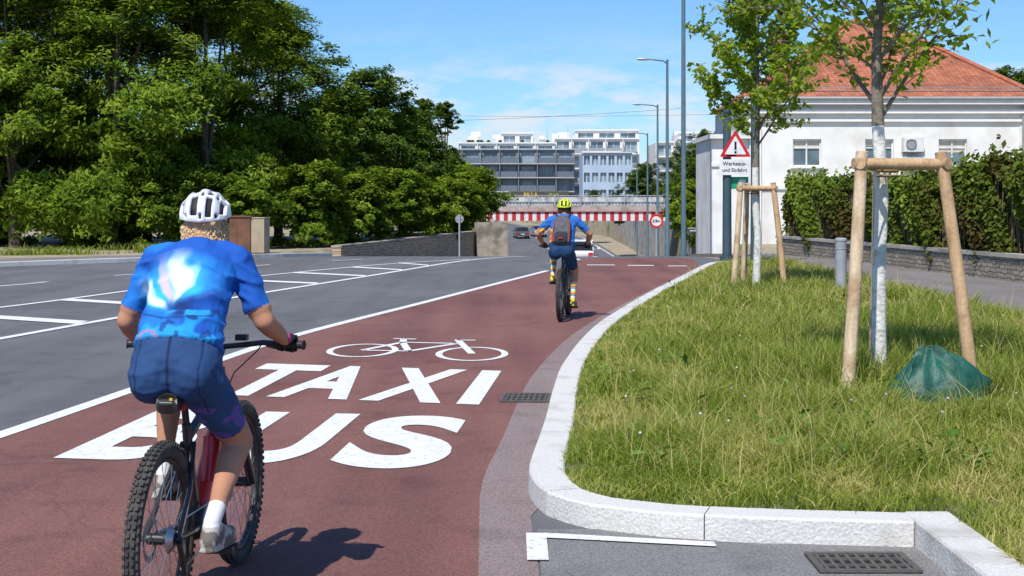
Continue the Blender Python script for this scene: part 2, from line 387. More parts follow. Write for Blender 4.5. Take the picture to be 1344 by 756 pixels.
for d0,d1,den in zones:
    x0,x1=(.1,4.4) if d1<=13 else (.2,7)
    n=int((d1-d0)*(x1-x0)*den); px=np.random.uniform(x0,x1,n); py=np.random.uniform(d0,d1,n)
    m_=pip(px,py,poly)&(px<.37*py+.6)&clear(px,py); px,py=px[m_],py[m_]; n=len(px)
    pt=np.clip(.5+gs(GN,px,py)*.7,0,1); pt2=np.clip(.5+gs(GM,px,py)*.8,0,1)
    edge=np.clip((px-np.array([kx(q) for q in py])-.2)/.9,0,1)*np.clip((py-7)/1.6,0.2,1)
    h=(.04+.17*edge*(.15+pt*1.1)+.08*edge*pt2)*np.random.uniform(.4,1.35,n)
    h=np.where(nearbag(px,py),np.minimum(h,.10),h)
    w=np.where(py<13,.006,np.where(py<20,.010,.017))*np.random.uniform(.7,1.5,n)
    keep=np.random.rand(n)<(.25+.95*np.clip(pt2*1.1,0,1)); 
    dry=np.clip(.95-pt*1.3,0,1)*.5*(1-.3*edge)
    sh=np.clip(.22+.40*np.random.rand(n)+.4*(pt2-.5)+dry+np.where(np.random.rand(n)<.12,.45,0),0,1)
    blades(px[keep],py[keep],h[keep],w[keep],np.random.uniform(.2,1.4,n)[keep],sh[keep])
for (cx_,cy_,r_,n,hh) in [(2.9,11.9,1.3,4600,.44),(2.4,12.5,1.2,3000,.38),(4.1,10.9,1.0,2600,.40),(2.2,10.2,.9,1500,.3),(4.2,13.5,1.6,3000,.4),(3.2,16,1.8,2500,.36),(4.3,24,1.8,1800,.36),(1.7,14,.9,1200,.3),(5.2,18,1.6,2200,.35),(1.2,9.6,.4,500,.22),(1.0,11.7,.4,500,.26),(2.7,9,.4,600,.24),(1.9,8.5,.35,400,.2)]:
    px=np.random.normal(cx_,r_*.5,n); py=np.random.normal(cy_,r_*.5,n); m_=pip(px,py,poly)&(px>np.array([kx(q) for q in py])+.35)&clear(px,py)&~nearbag(px,py); px,py=px[m_],py[m_]; n=len(px)
    dd=np.hypot(px-cx_,py-cy_)/r_
    blades(px,py,hh*np.random.uniform(.4,1.1,n)*np.clip(1.3-dd*.7,.3,1),.007*(1+py/25)*np.ones(n),np.random.uniform(.15,.9,n),np.clip(np.random.rand(n)*.7+.1,0,1))
n=3600; px=np.random.uniform(.5,6.8,n); py=7.6+26*np.random.rand(n)**1.6; m_=pip(px,py,poly)&(px>np.array([kx(q) for q in py])+.45)&(np.random.rand(n)<.35+.6*np.clip(.5+gs(GN,px,py),0,1)); px,py=px[m_],py[m_]; n=len(px)
blades(px,py,np.random.uniform(.2,.5,n),.0042*(1+py/18),np.random.uniform(.1,.6,n),np.random.uniform(.8,1.1,n))
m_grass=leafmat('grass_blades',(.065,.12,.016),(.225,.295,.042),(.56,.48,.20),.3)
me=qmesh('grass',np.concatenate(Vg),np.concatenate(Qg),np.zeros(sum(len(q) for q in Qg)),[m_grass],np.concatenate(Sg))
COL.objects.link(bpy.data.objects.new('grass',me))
# broad-leaved weeds in the verge
np.random.seed(21); n=2600; bx=np.random.uniform(.6,6,130); by=8+18*np.random.rand(130)**1.4; k=np.random.randint(0,130,n); px=bx[k]+np.random.normal(0,.07,n); py=by[k]+np.random.normal(0,.07,n); m_=pip(px,py,poly)&(px>np.array([kx(q) for q in py])+.3)&clear(px,py)
C=np.stack([px,py,.14+np.abs(np.random.normal(0,.08,n))],1)[m_]; LV,LQ=leaves(C,.09,.035,.9)
me=qmesh('verge_weeds',LV,LQ,np.zeros(len(LQ)),[leafmat('weed_leaf',(.05,.11,.02),(.11,.21,.04),(.2,.3,.07),.3)],np.repeat(np.random.rand(len(C)),4)); COL.objects.link(bpy.data.objects.new('verge_weeds',me))
fl=MB()
for i in range(80):
    x=random.uniform(.4,6);y=8+14*random.random()**1.3
    if x>.36*y or x<kx(y)+.4: continue
    h=random.uniform(.16,.34); fl.tube([(x,y,.1),(x+.01,y,.1+h)],.002,4,1); fl.ell((x+.01,y,.1+h),(.009,.009,.008),0,6,4)
fl.obj('clover_flowers',[M('flower',(.65,.40,.62),(.75,.75,.7),scale=.8,detail=1,rough=.8,lo=.48,hi=.52),M('stalk',(.1,.2,.04))])

# ------------------------------------------------------------------ trees
m_bark=M('bark',(.13,.10,.07),(.06,.045,.03),scale=9,detail=8,rough=1,bump=.8,bscale=20)
m_leafA=leafmat('foliage_locust',(.038,.078,.010),(.135,.215,.022),(.29,.37,.05),.28)
m_leafB=leafmat('foliage_dark',(.028,.060,.014),(.085,.15,.025),(.19,.26,.045),.25)
def big_tree_mesh(name,seed,h,cr,nclump,nleaf,L,W,base=.18,mat=None,lobes=14,trunk=True):
    rs=np.random.RandomState(seed); np.random.seed(seed)
    tb=TB()
    lobesC=[];
    for i in range(lobes):
        zt=rs.uniform(base,1)**.9; prof=math.sin(math.pi*min(.97,max(.12,(zt-base)/(1-base)*.85+.12)))**.6
        a=i*2.4+rs.uniform(-.5,.5); rr=cr*prof*rs.uniform(.35,.8)
        lobesC.append((np.array([math.cos(a)*rr,math.sin(a)*rr,min(h*zt,h-cr*.3)]),cr*rs.uniform(.28,.48)))
    lobesC.append((np.array([0,0,h-cr*.35]),cr*.38)); lobesC.append((np.array([.2*cr,-.1*cr,h*.6]),cr*.6))
    if trunk:
        r0=.035*h*.6; tb.tube([(0,0,-.3),(.05,0,h*.15),(.1,.1,h*.4),(0,0,h*.75)],[r0,r0*.8,r0*.5,r0*.15])
        for c,r in lobesC[:10]:
            s0=h*rs.uniform(.12,.4); tb.tube([(.05,.05,s0),(c[0]*.5,c[1]*.5,(s0+c[2])/2+.1),tuple(c)],[r0*.4,r0*.25,r0*.07],6)
    CC=[];OO=[];SH=[]
    for k in range(nclump):
        c,r=lobesC[rs.randint(len(lobesC))]; u=rs.randn(3); u/=np.linalg.norm(u); u[2]=u[2]*.8+.1
        cc=c+u*r*rs.uniform(.7,1.15); 
        if cc[2]<h*base*.5: cc[2]=h*base*rs.uniform(.5,1)
        rc=rs.uniform(.28,.75)*cr/3.5*1.0
        n=int(nleaf*rs.uniform(.6,1.3)); q=rs.randn(n,3); q=unit(q)*(rs.rand(n,1)**.45)*[rc*1.25,rc*1.25,rc*.55]
        q[:,2]-= (q[:,0]**2+q[:,1]**2)*.35/rc
        CC.append(cc+q); out=cc-np.array([0,0,h*.45]); out/=np.linalg.norm(out)+1e-6; OO.append(np.repeat(out[None],n,0))
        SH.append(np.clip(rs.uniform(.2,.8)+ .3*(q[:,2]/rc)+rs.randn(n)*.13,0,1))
    C=np.concatenate(CC);O=np.concatenate(OO);S=np.concatenate(SH)
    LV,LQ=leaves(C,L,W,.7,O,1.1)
    if tb.V: V=np.concatenate(tb.V+[LV]); Q=np.concatenate(tb.Q+[LQ+tb.n])
    else: V=LV;Q=LQ
    S4=np.concatenate([np.full(tb.n,.5),np.repeat(S,4)])
    return qmesh(name,V,Q,np.concatenate([np.array(tb.mi,dtype=int),np.ones(len(LQ),int)]),[m_bark,mat or m_leafA],S4)
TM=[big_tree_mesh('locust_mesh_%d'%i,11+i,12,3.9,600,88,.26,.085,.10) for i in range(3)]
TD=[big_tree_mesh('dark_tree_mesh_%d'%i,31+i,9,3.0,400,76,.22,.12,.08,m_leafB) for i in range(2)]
BU=[big_tree_mesh('bush_mesh_%d'%i,51+i,3,1.9,170,90,.2,.09,.05,m_leafA,10,False) for i in range(2)]
PO=big_tree_mesh('poplar_mesh',71,12,1.7,260,80,.22,.12,.15,m_leafB,18)
def inst(name,me,x,d,z,s,rz=None,sz=None):
    o=bpy.data.objects.new(name,me); o.location=(x,d,z); o.rotation_euler=(0,0,random.uniform(0,6.28) if rz is None else rz); o.scale=(s,s,sz or s); COL.objects.link(o); return o
for i,(x,d,h) in enumerate([(-23,57,12.8),(-19.2,55,12.4),(-15.3,54.5,12.8),(-11.9,55.5,11.8),(-26,65,14),(-18,64,14),(-13,66,12.2),(-10.2,62,10.4)]):
    inst('locust_tree',TM[i%3],x,d,0,h/12*1.0)
for i,(x,d,h) in enumerate([(-8.6,66,8.9),(-7.3,72,8.3),(-6.2,79,7.7),(-5.9,88,7.4),(-5.4,98,6.8),(-4.6,108,5.6),(-9.5,84,8.8),(-8,100,8)]):
    inst('deciduous_tree',TD[i%2],x,d,0,h/9)
inst('poplar_tree',PO,-4.9,104,0,.76); inst('poplar_tree',PO,-7.0,112,0,.83)
for i,(x,d,s) in enumerate([(-9.9,53.2,.8),(-8.0,55.5,1.05),(-6.7,59.5,1.0),(-5.3,65,1.05),(-4.1,70.5,.95),(-3.2,76.5,1.0),(-3.0,84,1.2),(-2.9,92,1.3),(-3.1,101,1.4),(-13.5,53.5,.9),(-16.4,54.5,.7),(-19.5,56,.9),(-22.5,57,1.0),(-11.6,53.6,.95),(-15,57,1.3),(-18,59,1.4),(-21.5,60,1.4),(-25,60,1.5),(-12.5,58,1.4),(-7.2,56.5,.6),(-5.9,61,.55),(-4.6,66.5,.6)]):
    inst('bush',BU[i%2],x,d,-.1,s)
for i,(x,d,h) in enumerate([(11.3,150,4.2),(14.6,158,6.6),(18,150,8.8),(22,160,10.2),(26,150,9),(17.5,140,6.2),(30,165,11),(10,175,3.8)]):
    inst('deciduous_tree',TD[i%2],x,d,-.5,h/9)
for i,(x,d,s) in enumerate([(9.7,72,.8),(10.4,80,1.0),(11.6,90,1.1),(13,104,1.2)]): inst('bush',BU[i%2],x,d,-.4,s)
for i,(x,d,h) in enumerate([(29,85,9),(35,100,11)]): inst('deciduous_tree',TD[i%2],x,d,0,h/9)
rs=np.random.RandomState(5)
n=60000; a=rs.uniform(-1,1,n); X=a*330; Y=330+60*rs.rand(n)+40*np.abs(a); prof=7+2.2*np.sin(X*.11)+1.5*np.sin(X*.31+2)+rs.rand(n); Z=prof*rs.rand(n)**.7
C=np.stack([X,Y,Z],1); np.random.seed(3); LV,LQ=leaves(C,1.6,1.1,.4)
me=qmesh('tree_belt',LV,LQ,np.zeros(len(LQ)),[m_leafB],np.repeat(np.clip(rs.rand(n)*.5+Z/16,0,1),4)); COL.objects.link(bpy.data.objects.new('background_trees',me))
n=15000; np.random.seed(12); px=np.random.uniform(-27,-8.5,n); off=np.abs(np.random.normal(0,2.2,n)); py=np.array([float(np.interp(x,[-24,-13.5,-10.8,-7.6],[25.5,37.6,41,47.4])) for x in px])+3.8+9+off*1.0-3*np.random.rand(n)
Vg=[];Qg=[];Sg=[];ng=0
m2=np.array([noise.noise(Vector((a*.45,b*.6,4.)))>.05 for a,b in zip(px,py)]); px,py=px[m2],py[m2]; n=len(px)
blades(px,py,np.random.uniform(.08,.4,n),.03*np.ones(n),np.random.uniform(.3,1,n),np.random.uniform(.1,.8,n),-.03)
me=qmesh('weeds',np.concatenate(Vg),np.concatenate(Qg),np.zeros(sum(len(q) for q in Qg)),[m_grass],np.concatenate(Sg)); COL.objects.link(bpy.data.objects.new('weeds',me))

m_white=M('whitewashed_bark',(.76,.75,.70),(.60,.58,.52),scale=14,detail=8,rough=.95,bump=.6,bscale=30,c3=(.36,.31,.25),scale3=7,lo3=.55,hi3=.7)
m_barky=M('young_bark',(.26,.22,.17),(.14,.12,.09),scale=20,rough=1,bump=.5)
m_leafY=leafmat('foliage_young',(.10,.18,.016),(.25,.36,.035),(.40,.48,.07),.5,glossy=True)
def young_tree(name,x,d,h,zb,seed,nb,blen,L,W,lpt,white_z,tr=.06,elo=.6):
    rs=random.Random(seed); np.random.seed(seed); tb=TB(); root=empty(name,(x,d,.1))
    tz=[0,.5,1,1.6,2.2,2.8,3.4,h*.8,h]; pts=[(rs.uniform(-.02,.02)+.015*math.sin(z*2),rs.uniform(-.02,.02),z) for z in tz]
    cut=[p for p in pts if p[2]<=white_z]; rest=[p for p in pts if p[2]>=cut[-1][2]]
    tb.tube(cut,[tr*(1.15 if i==0 else 1-.04*i) for i in range(len(cut))],12,0)
    r1=tr*(1-.04*(len(cut)-1)); tb.tube(rest,[r1*(1-.85*i/(len(rest)-1)) for i in range(len(rest))],10,1)
    C=[]
    for k in range(nb):
        z0=zb+(h*.93-zb)*(k/(nb-1))**1.1; az=k*2.399+rs.uniform(-.4,.4); el=rs.uniform(elo,1.05); ln=blen*(1-.55*((z0-zb)/(h-zb)))*rs.uniform(.7,1.15)
        p=Vector((0,0,z0)); P=[p.copy()]; 
        for s in range(6):
            dirv=Vector((math.cos(az)*math.cos(el),math.sin(az)*math.cos(el),math.sin(el))); p=p+dirv*ln/6; P.append(p.copy()); az+=rs.uniform(-.25,.25); el+=rs.uniform(-.12,.1)
        tb.tube([tuple(q) for q in P],[.017*(1-i/7.5)*ln/1.4 for i in range(7)],6,1)
        for s in range(1,7):
            for w in range(3):
                a2=az+rs.uniform(-2,2); e2=rs.uniform(-.1,.9); l2=ln*rs.uniform(.18,.4); q0=P[s]; q1=q0+Vector((math.cos(a2)*math.cos(e2),math.sin(a2)*math.cos(e2),math.sin(e2)))*l2
                tb.tube([tuple(q0),tuple((q0+q1)/2+Vector((0,0,.02))),tuple(q1)],[.006,.004,.002],4,1)
                if rs.random()<.85:
                    for j in range(lpt):
                        t=rs.uniform(.15,1.15); C.append(q0.lerp(q1,t)+Vector((rs.gauss(0,.05),rs.gauss(0,.05),rs.gauss(0,.045))))
    C=np.array([tuple(c) for c in C]); LV,LQ=leaves(C,L,W,.3)
    V=np.concatenate(tb.V+[LV]);Q=np.concatenate(tb.Q+[LQ+tb.n]); S=np.concatenate([np.full(tb.n,.5),np.repeat(np.clip(np.random.rand(len(C))*.8+.1,0,1),4)])
    me=qmesh('trunk_and_crown',V,Q,np.concatenate([np.array(tb.mi),np.full(len(LQ),2)]),[m_white,m_barky,m_leafY],S)
    me.polygons.foreach_set('use_smooth',[True]*len(me.polygons))
    o=bpy.data.objects.new('trunk_and_crown',me); o.parent=root; COL.objects.link(o); return root
young_tree('young_tree',4.3,25,7.0,2.55,3,30,1.75,.12,.075,20,2.3,.07,.75)
young_tree('young_tree',3.05,11.8,5.6,2.25,9,26,1.75,.082,.05,18,2.3,.062)
m_wood=M('stake_wood',(.60,.40,.22),(.48,.30,.16),scale=6,detail=6,rough=.8,bump=.3,bscale=30,stretch=(6,6,.6),c3=(.36,.22,.12),scale3=5)
m_woodpale=M('stake_wood_pale',(.70,.56,.38),(.54,.39,.24),scale=5,detail=6,rough=.8,bump=.3,stretch=(6,6,.8),c3=(.42,.27,.15),scale3=4)
def stakes(x,d,h,legs,rr=.05):
    root=empty('tree_stake_frame',(x,d,.1)); top=[Vector((l[0]*.62,l[1]*.6,h)) for l in legs]
    for i,l in enumerate(legs):
        mb=MB(); p0=Vector((l[0],l[1],-.1)); mb.tube([p0,p0.lerp(top[i],.5)+Vector((.008,0,0)),top[i]+(top[i]-p0).normalized()*.05],[rr*.98,rr*.93,rr*.88],14); bevel(mb.obj('post_%d'%(i+1),m_woodpale if i%2==0 else m_wood,root),.008)
    for i in range(len(legs)):
        a=top[i];b=top[(i+1)%len(legs)]; e=(b-a).normalized()*.07; off=Vector((0,0,-.05)); mb=MB()
        mb.tube([a-e+off,b+e+off],rr*.82,12); mb.obj('crossbar_%d'%(i+1),m_wood,root)
    mb=MB(); 
    for dz in (-.04,.0,.04): mb.torus((0,0,h-.1+dz),.08,.012,'z',24,6)
    for t in top: mb.tube([(0,0,h-.09),t+Vector((0,0,-.06))],.008,6)
    mb.obj('coir_rope',M('coir',(.22,.15,.07)),root)
stakes(3.05,11.55,1.92,[(-.47,-.55),(.62,-.3),(.05,.65)],.055)
stakes(4.25,25,1.88,[(-.42,-.3),(.52,-.2),(-.1,.6)],.055)
mb=MB()
R=[]
for k,(z,s) in enumerate([(0,1.0),(.08,1.12),(.17,1.02),(.26,.80),(.34,.55),(.39,.35),(.42,.15)]):
    R.append([Vector((math.cos(a)*.33*s*(1+.16*math.sin(a*3+k*.5)+.09*math.sin(a*11+k))+.05*(1-s)-.12*(1-s),math.sin(a)*.24*s*(1+.12*math.sin(a*4+k*.7)),z+.04*math.sin(a*5+k)+.02*math.sin(a*13))) for a in np.linspace(0,2*math.pi,65)[:-1]])
mb.rings(R); o=mb.obj('watering_bag',M('green_bag',(.015,.11,.075),(.008,.065,.045),scale=8,rough=.55,bump=.9,bscale=11)); o.location=(BAG[0],BAG[1],.1)
mb=MB(); mb.tube([(0,0,0),(0,0,.93)],.095,24); mb.tube([(0,0,.93),(0,0,.96),(0,0,.985)],[.102,.102,.07],24); mb.torus((0,0,.8),.097,.006,'z',24,6); o=mb.obj('bollard',M('bollard_grey',(.36,.37,.39),(.29,.30,.32),rough=.5)); o.location=(5.55,24,.1)

m_iron=M('cast_iron',(.10,.095,.09),(.15,.13,.10),scale=30,rough=.7,metal=.3)
m_hole=M('drain_void',(.012,.012,.012))
def drain(x,d,w,l,rz,z=.006):
    e=empty('drain_grate',(x,d,z),rz); mb=MB(); mb.box((0,0,.002),(w,l,.004),1)
    for s in(-1,1): mb.box((s*(w/2-.015),0,.008),(.03,l,.014)); mb.box((0,s*(l/2-.015),.0085),(w-.06,.03,.014))
    k=int(w/.045)
    for i in range(1,k): mb.box((-w/2+w*i/k,0,.0075),(.017,l-.06,.010))
    for s in (-.17,.17): mb.box((0,s*l,.0082),(w-.06,.018,.0116))
    mb.obj('grate',[m_iron,m_hole],e,smooth=False)
drain(1.60,6.50,.46,.34,0); drain(.12,12.05,.42,.5,rad(-4),.006)

# ------------------------------------------------------------------ low wall, hedge
def rubble(name,ca,cb,mort):
    m=bpy.data.materials.new(name); N,L=nodes_of(m); p=N['Principled BSDF']; p.inputs['Roughness'].default_value=.95
    tc=N.new('ShaderNodeTexCoord'); mp=N.new('ShaderNodeMapping'); mp.inputs['Rotation'].default_value=(rad(90),0,0); L.new(tc.outputs['Object'],mp.inputs['Vector'])
    bk=N.new('ShaderNodeTexBrick'); bk.inputs['Scale'].default_value=3.2; bk.inputs['Color1'].default_value=(*ca,1); bk.inputs['Color2'].default_value=(*cb,1); bk.inputs['Mortar'].default_value=(*mort,1); bk.inputs['Mortar Size'].default_value=.035; bk.inputs['Brick Width'].default_value=.9; bk.inputs['Row Height'].default_value=.3
    nn=N.new('ShaderNodeTexNoise'); nn.inputs['Scale'].default_value=4; L.new(tc.outputs['Object'],nn.inputs['Vector'])
    vm=N.new('ShaderNodeVectorMath'); vm.operation='MULTIPLY_ADD'; L.new(nn.outputs['Color'],vm.inputs[0]); vm.inputs[1].default_value=(.12,.12,.12); L.new(mp.outputs[0],vm.inputs[2]); L.new(vm.outputs[0],bk.inputs['Vector'])
    L.new(bk.outputs['Color'],p.inputs['Base Color']); b=N.new('ShaderNodeBump'); b.inputs['Strength'].default_value=.8; b.inputs['Distance'].default_value=.03; L.new(bk.outputs['Fac'],b.inputs['Height']); b.invert=True; L.new(b.outputs['Normal'],p.inputs['Normal']); return m
m_stone=rubble('rubble_stone',(.40,.34,.26),(.24,.20,.15),(.10,.09,.075))
m_stone2=rubble('rubble_stone_brown',(.52,.40,.27),(.34,.25,.17),(.18,.14,.10))
m_conc=M('concrete',(.46,.43,.38),(.36,.33,.29),scale=2.5,detail=8,rough=.95,bump=.3,bscale=25,c3=(.24,.21,.18),scale3=.9)
m_conc2=M('concrete_weathered',(.42,.36,.29),(.27,.23,.18),scale=2.5,detail=8,rough=.95,bump=.3,bscale=25,c3=(.16,.14,.11),scale3=1.2)
def wall_seg(name,a,b,h0,h1,zb,th,mat,cap=None,parent=None):
    a=Vector((*a,0));b=Vector((*b,0)); ln=(b-a).length; rz=math.atan2(b.y-a.y,b.x-a.x); e=empty(name,(a.x,a.y,0),rz) if parent is None else parent
    mb=MB(); mb.add([(0,-th/2,zb),(ln,-th/2,zb),(ln,th/2,zb),(0,th/2,zb),(0,-th/2,h0),(ln,-th/2,h1),(ln,th/2,h1),(0,th/2,h0)],[(0,3,2,1),(4,5,6,7),(0,1,5,4),(1,2,6,5),(2,3,7,6),(3,0,4,7)]); mb.obj('wall_body',mat,e,smooth=False)
    if cap:
        mb=MB(); t2=th/2+.04; mb.add([(-.02,-t2,h0+.002),(ln+.02,-t2,h1+.002),(ln+.02,t2,h1+.002),(-.02,t2,h0+.002),(-.02,-t2,h0+.08),(ln+.02,-t2,h1+.08),(ln+.02,t2,h1+.08),(-.02,t2,h0+.08)],[(0,3,2,1),(4,5,6,7),(0,1,5,4),(1,2,6,5),(2,3,7,6),(3,0,4,7)]); mb.obj('coping',cap,e,smooth=False)
    return e
wall_seg('stone_wall',(8.85,46.5),(11.0,17),.55,.6,-.4,.4,m_stone,m_conc)
rs=np.random.RandomState(8); n=105000
t=rs.rand(n); ln=29.5; s=t*ln; A=np.array([8.85,46.5]); B=np.array([11.0,17.]); D=(B-A)/ln; Nn=np.array([D[1],-D[0]])
if Nn[0]>0: Nn=-Nn
hn=np.array([noise.fractal(Vector((q*.55,1.3,0)),1.,2.,5) for q in np.linspace(0,ln,600)])
topf=lambda s_: 2.0+.66*s_/ln+.5*np.interp(s_,np.linspace(0,ln,600),hn)
top=topf(s)
face=rs.rand(n)<.72
z=np.where(face,.32+(top-.32)*rs.rand(n)**.8,top+np.abs(rs.normal(0,.16,n))*np.clip(.4+np.sin(s*4.3),0.1,1.4)-.05)
off=np.where(face,.15+.18*np.sin(s*1.9+z*2)+.12*np.sin(s*5+z*4)+rs.normal(0,.06,n),-rs.rand(n)*1.3+.2)
keep=~(face&(z<1.15)&(np.sin(s*3.3)+np.sin(s*1.3+z)>.2)&(rs.rand(n)<.85))
C=np.stack([A[0]+D[0]*s+Nn[0]*off+.25,A[1]+D[1]*s+Nn[1]*off,z],1)[keep]
np.random.seed(2); LV,LQ=leaves(C,.14,.11,.35,np.repeat(np.array([[Nn[0],Nn[1]-.3,.1]]),len(C),0),.8)
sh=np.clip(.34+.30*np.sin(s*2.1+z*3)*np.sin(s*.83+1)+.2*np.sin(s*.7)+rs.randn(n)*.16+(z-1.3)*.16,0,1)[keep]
m_ivy=leafmat('ivy_leaves',(.08,.06,.022),(.10,.15,.022),(.20,.27,.045),.22)
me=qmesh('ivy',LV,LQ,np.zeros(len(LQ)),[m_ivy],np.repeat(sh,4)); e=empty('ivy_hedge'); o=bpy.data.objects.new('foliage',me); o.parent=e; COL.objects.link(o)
core=MB(); R=[]
for q in np.linspace(0,1,60):
    P=A+(B-A)*q; tp=float(topf(q*ln))-.12; R.append([Vector((P[0]+.25+Nn[0]*o_,P[1]+Nn[1]*o_,zz)) for o_,zz in ((.05,.3),(.03,tp-.2),(-.1,tp-.05),(-1.0,tp-.05),(-1.1,.0))])
core.rings(R); 
rs2=random.Random(6)
for i in range(420):
    q=rs2.random(); P=A+(B-A)*q; tp=float(topf(q*ln)); x0=P[0]+.25+Nn[0]*.12;y0=P[1]; z1=rs2.uniform(.3,.7); z0=rs2.uniform(1.0,tp)
    core.tube([(x0,y0,z0),(x0-.04,y0+rs2.uniform(-.1,.1),(z0+z1)/2),(x0-.02,y0+rs2.uniform(-.2,.2),z1)],[.012,.010,.006],4,1)
core.obj('woody_core',[M('hedge_core',(.06,.05,.022),(.03,.035,.013),scale=8,rough=1,bump=1),M('vine_stems',(.20,.13,.08),(.12,.08,.05),scale=8)],e)
pl=[(-6.6,53.5),(-5.3,59),(-4.0,65),(-2.0,75),(-1.4,90),(-1.6,118)]
for i in range(len(pl)-1):
    wall_seg('retaining_wall',pl[i],pl[i+1],.02+.05*i,.07+.05*i,zprof(pl[i+1][1])-.5,.35,m_stone2 if i<3 else m_conc2,m_conc2)
e=wall_seg('concrete_pier',(-1.9,74.5),(-.3,74.8),.7,.7,-2.5,.9,m_conc2,None)
wall_seg('retaining_wall',(9.5,74),(14.2,118),.15,.2,-4.5,.3,m_conc,m_conc)
for a,b in [((-1.6,126),(-2.2,150)),((-2.2,150),(-4.4,190))]: wall_seg('retaining_wall',a,b,.5,.5,-5,.3,m_conc,m_conc)
wall_seg('retaining_wall',(14.6,126),(13.6,190),.5,.5,-5,.3,m_conc,m_conc)

# ------------------------------------------------------------------ bridge
e=empty('railway_bridge',(0,120,0))
m_stripe=bpy.data.materials.new('hazard_stripes'); N,L=nodes_of(m_stripe); p=N['Principled BSDF']; tc=N.new('ShaderNodeTexCoord'); sp=N.new('ShaderNodeSeparateXYZ'); L.new(tc.outputs['Object'],sp.inputs[0])
ma=N.new('ShaderNodeMath'); ma.operation='MULTIPLY'; ma.inputs[1].default_value=1.45; L.new(sp.outputs['X'],ma.inputs[0]); fr=N.new('ShaderNodeMath'); fr.operation='FRACT'; L.new(ma.outputs[0],fr.inputs[0]); g=N.new('ShaderNodeMath'); g.operation='GREATER_THAN'; g.inputs[1].default_value=.5; L.new(fr.outputs[0],g.inputs[0])
mx=N.new('ShaderNodeMixRGB'); mx.inputs[1].default_value=(.50,.03,.035,1); mx.inputs[2].default_value=(.72,.70,.68,1); L.new(g.outputs[0],mx.inputs[0]); L.new(mx.outputs[0],p.inputs['Base Color']); p.inputs['Roughness'].default_value=.6
mb=MB(); mb.box((6.2,0,.62),(17.6,.25,.74)); mb.obj('striped_height_beam',m_stripe,e,smooth=False)
mb=MB(); mb.box((6.2,0,1.02),(18.4,.5,.05)); mb.obj('beam_flange',M('red_steel',(.45,.03,.03)),e,smooth=False)
mb=MB(); mb.box((6.2,3.3,.72),(19,6,.9)); mb.box((6.2,.45,1.35),(40,.3,.35)); mb.obj('deck',m_conc,e,smooth=False)
mb=MB(); mb.box((-2.9,3.3,-2.4),(1.6,6.2,6)); mb.box((16.0,3.3,-2.4),(1.8,6.2,6)); mb.obj('abutments',m_conc,e,smooth=False)
m_gal=M('galvanised_steel',(.50,.51,.52),(.38,.39,.4),rough=.5,metal=.3)
mb=MB()
for x in np.arange(-14,27,.28): mb.box((x,.4,1.95),(.05,.05,.85))
mb.box((6.5,.4,2.38),(41,.07,.06)); mb.box((6.5,.4,1.56),(41,.07,.05))
for x in np.arange(-14,27,2.2): mb.box((x,.3,1.98),(.1,.1,.95))
mb.obj('railing',m_gal,e,smooth=False)
m_graf=M('painted_parapet',(.66,.65,.63),(.42,.43,.45),scale=1.6,detail=6,rough=.8,c3=(.16,.17,.2),scale3=1.1,lo=.45,hi=.55)
mb=MB(); mb.box((6.5,.85,1.9),(41,.08,.7)); mb.obj('parapet',m_graf,e,smooth=False)
e=empty('advertising_banner',(0,122.5,0)); mb=MB(); mb.box((2.3,0,2.46),(5.2,.08,.62)); mb.obj('board',M('banner_black',(.05,.05,.055),(.10,.09,.05)),e,smooth=False)
mb=MB()
for x in(-.1,4.7): mb.box((x,.08,2.0),(.08,.08,1.6))
mb.obj('posts',m_gal,e,smooth=False)
def text_child(s,size,loc,mat,parent,rot=(rad(90),0,0),ext=.004,off=.01,name='lettering',align='CENTER'):
    c=bpy.data.curves.new(name,'FONT'); c.body=s; c.size=size; c.extrude=ext; c.offset=off*size; c.align_x=align; c.align_y='CENTER'; o=bpy.data.objects.new(name,c); COL.objects.link(o); c.materials.append(mat); o.location=loc; o.rotation_euler=rot; o.parent=parent; return o
text_child('BILLA',.5,(1.6,-.06,2.46),M('yellow_paint',(.7,.50,.05)),e,off=.02); text_child('PLUS',.4,(3.6,-.06,2.46),M('green_paint',(.3,.45,.10)),e,off=.02)

# ------------------------------------------------------------------ buildings
m_plaster=M('white_plaster',(.80,.79,.75),(.73,.72,.68),scale=1.2,detail=7,rough=.9,bump=.15,bscale=30,c3=(.64,.61,.56),scale3=.8)
m_glass=M('window_glass',(.07,.10,.12),(.16,.22,.26),scale=.9,detail=2,rough=.08,spec=.8)
m_tile=bpy.data.materials.new('roof_tiles'); N,L=nodes_of(m_tile); p=N['Principled BSDF']; p.inputs['Roughness'].default_value=.85
tc=N.new('ShaderNodeTexCoord'); bk=N.new('ShaderNodeTexBrick'); bk.inputs['Scale'].default_value=3.4; bk.inputs['Color1'].default_value=(.52,.18,.09,1); bk.inputs['Color2'].default_value=(.34,.11,.06,1); bk.inputs['Mortar'].default_value=(.15,.05,.03,1); bk.inputs['Mortar Size'].default_value=.04; bk.inputs['Brick Width'].default_value=.7; bk.inputs['Row Height'].default_value=.55
sp=N.new('ShaderNodeSeparateXYZ'); L.new(tc.outputs['Object'],sp.inputs[0]); ad=N.new('ShaderNodeMath'); ad.operation='ADD'; L.new(sp.outputs['X'],ad.inputs[0]); L.new(sp.outputs['Y'],ad.inputs[1])
zm=N.new('ShaderNodeMath'); zm.operation='MULTIPLY'; zm.inputs[1].default_value=1.8; L.new(sp.outputs['Z'],zm.inputs[0])
cb=N.new('ShaderNodeCombineXYZ'); L.new(ad.outputs[0],cb.inputs[0]); L.new(zm.outputs[0],cb.inputs[1]); L.new(cb.outputs[0],bk.inputs['Vector'])
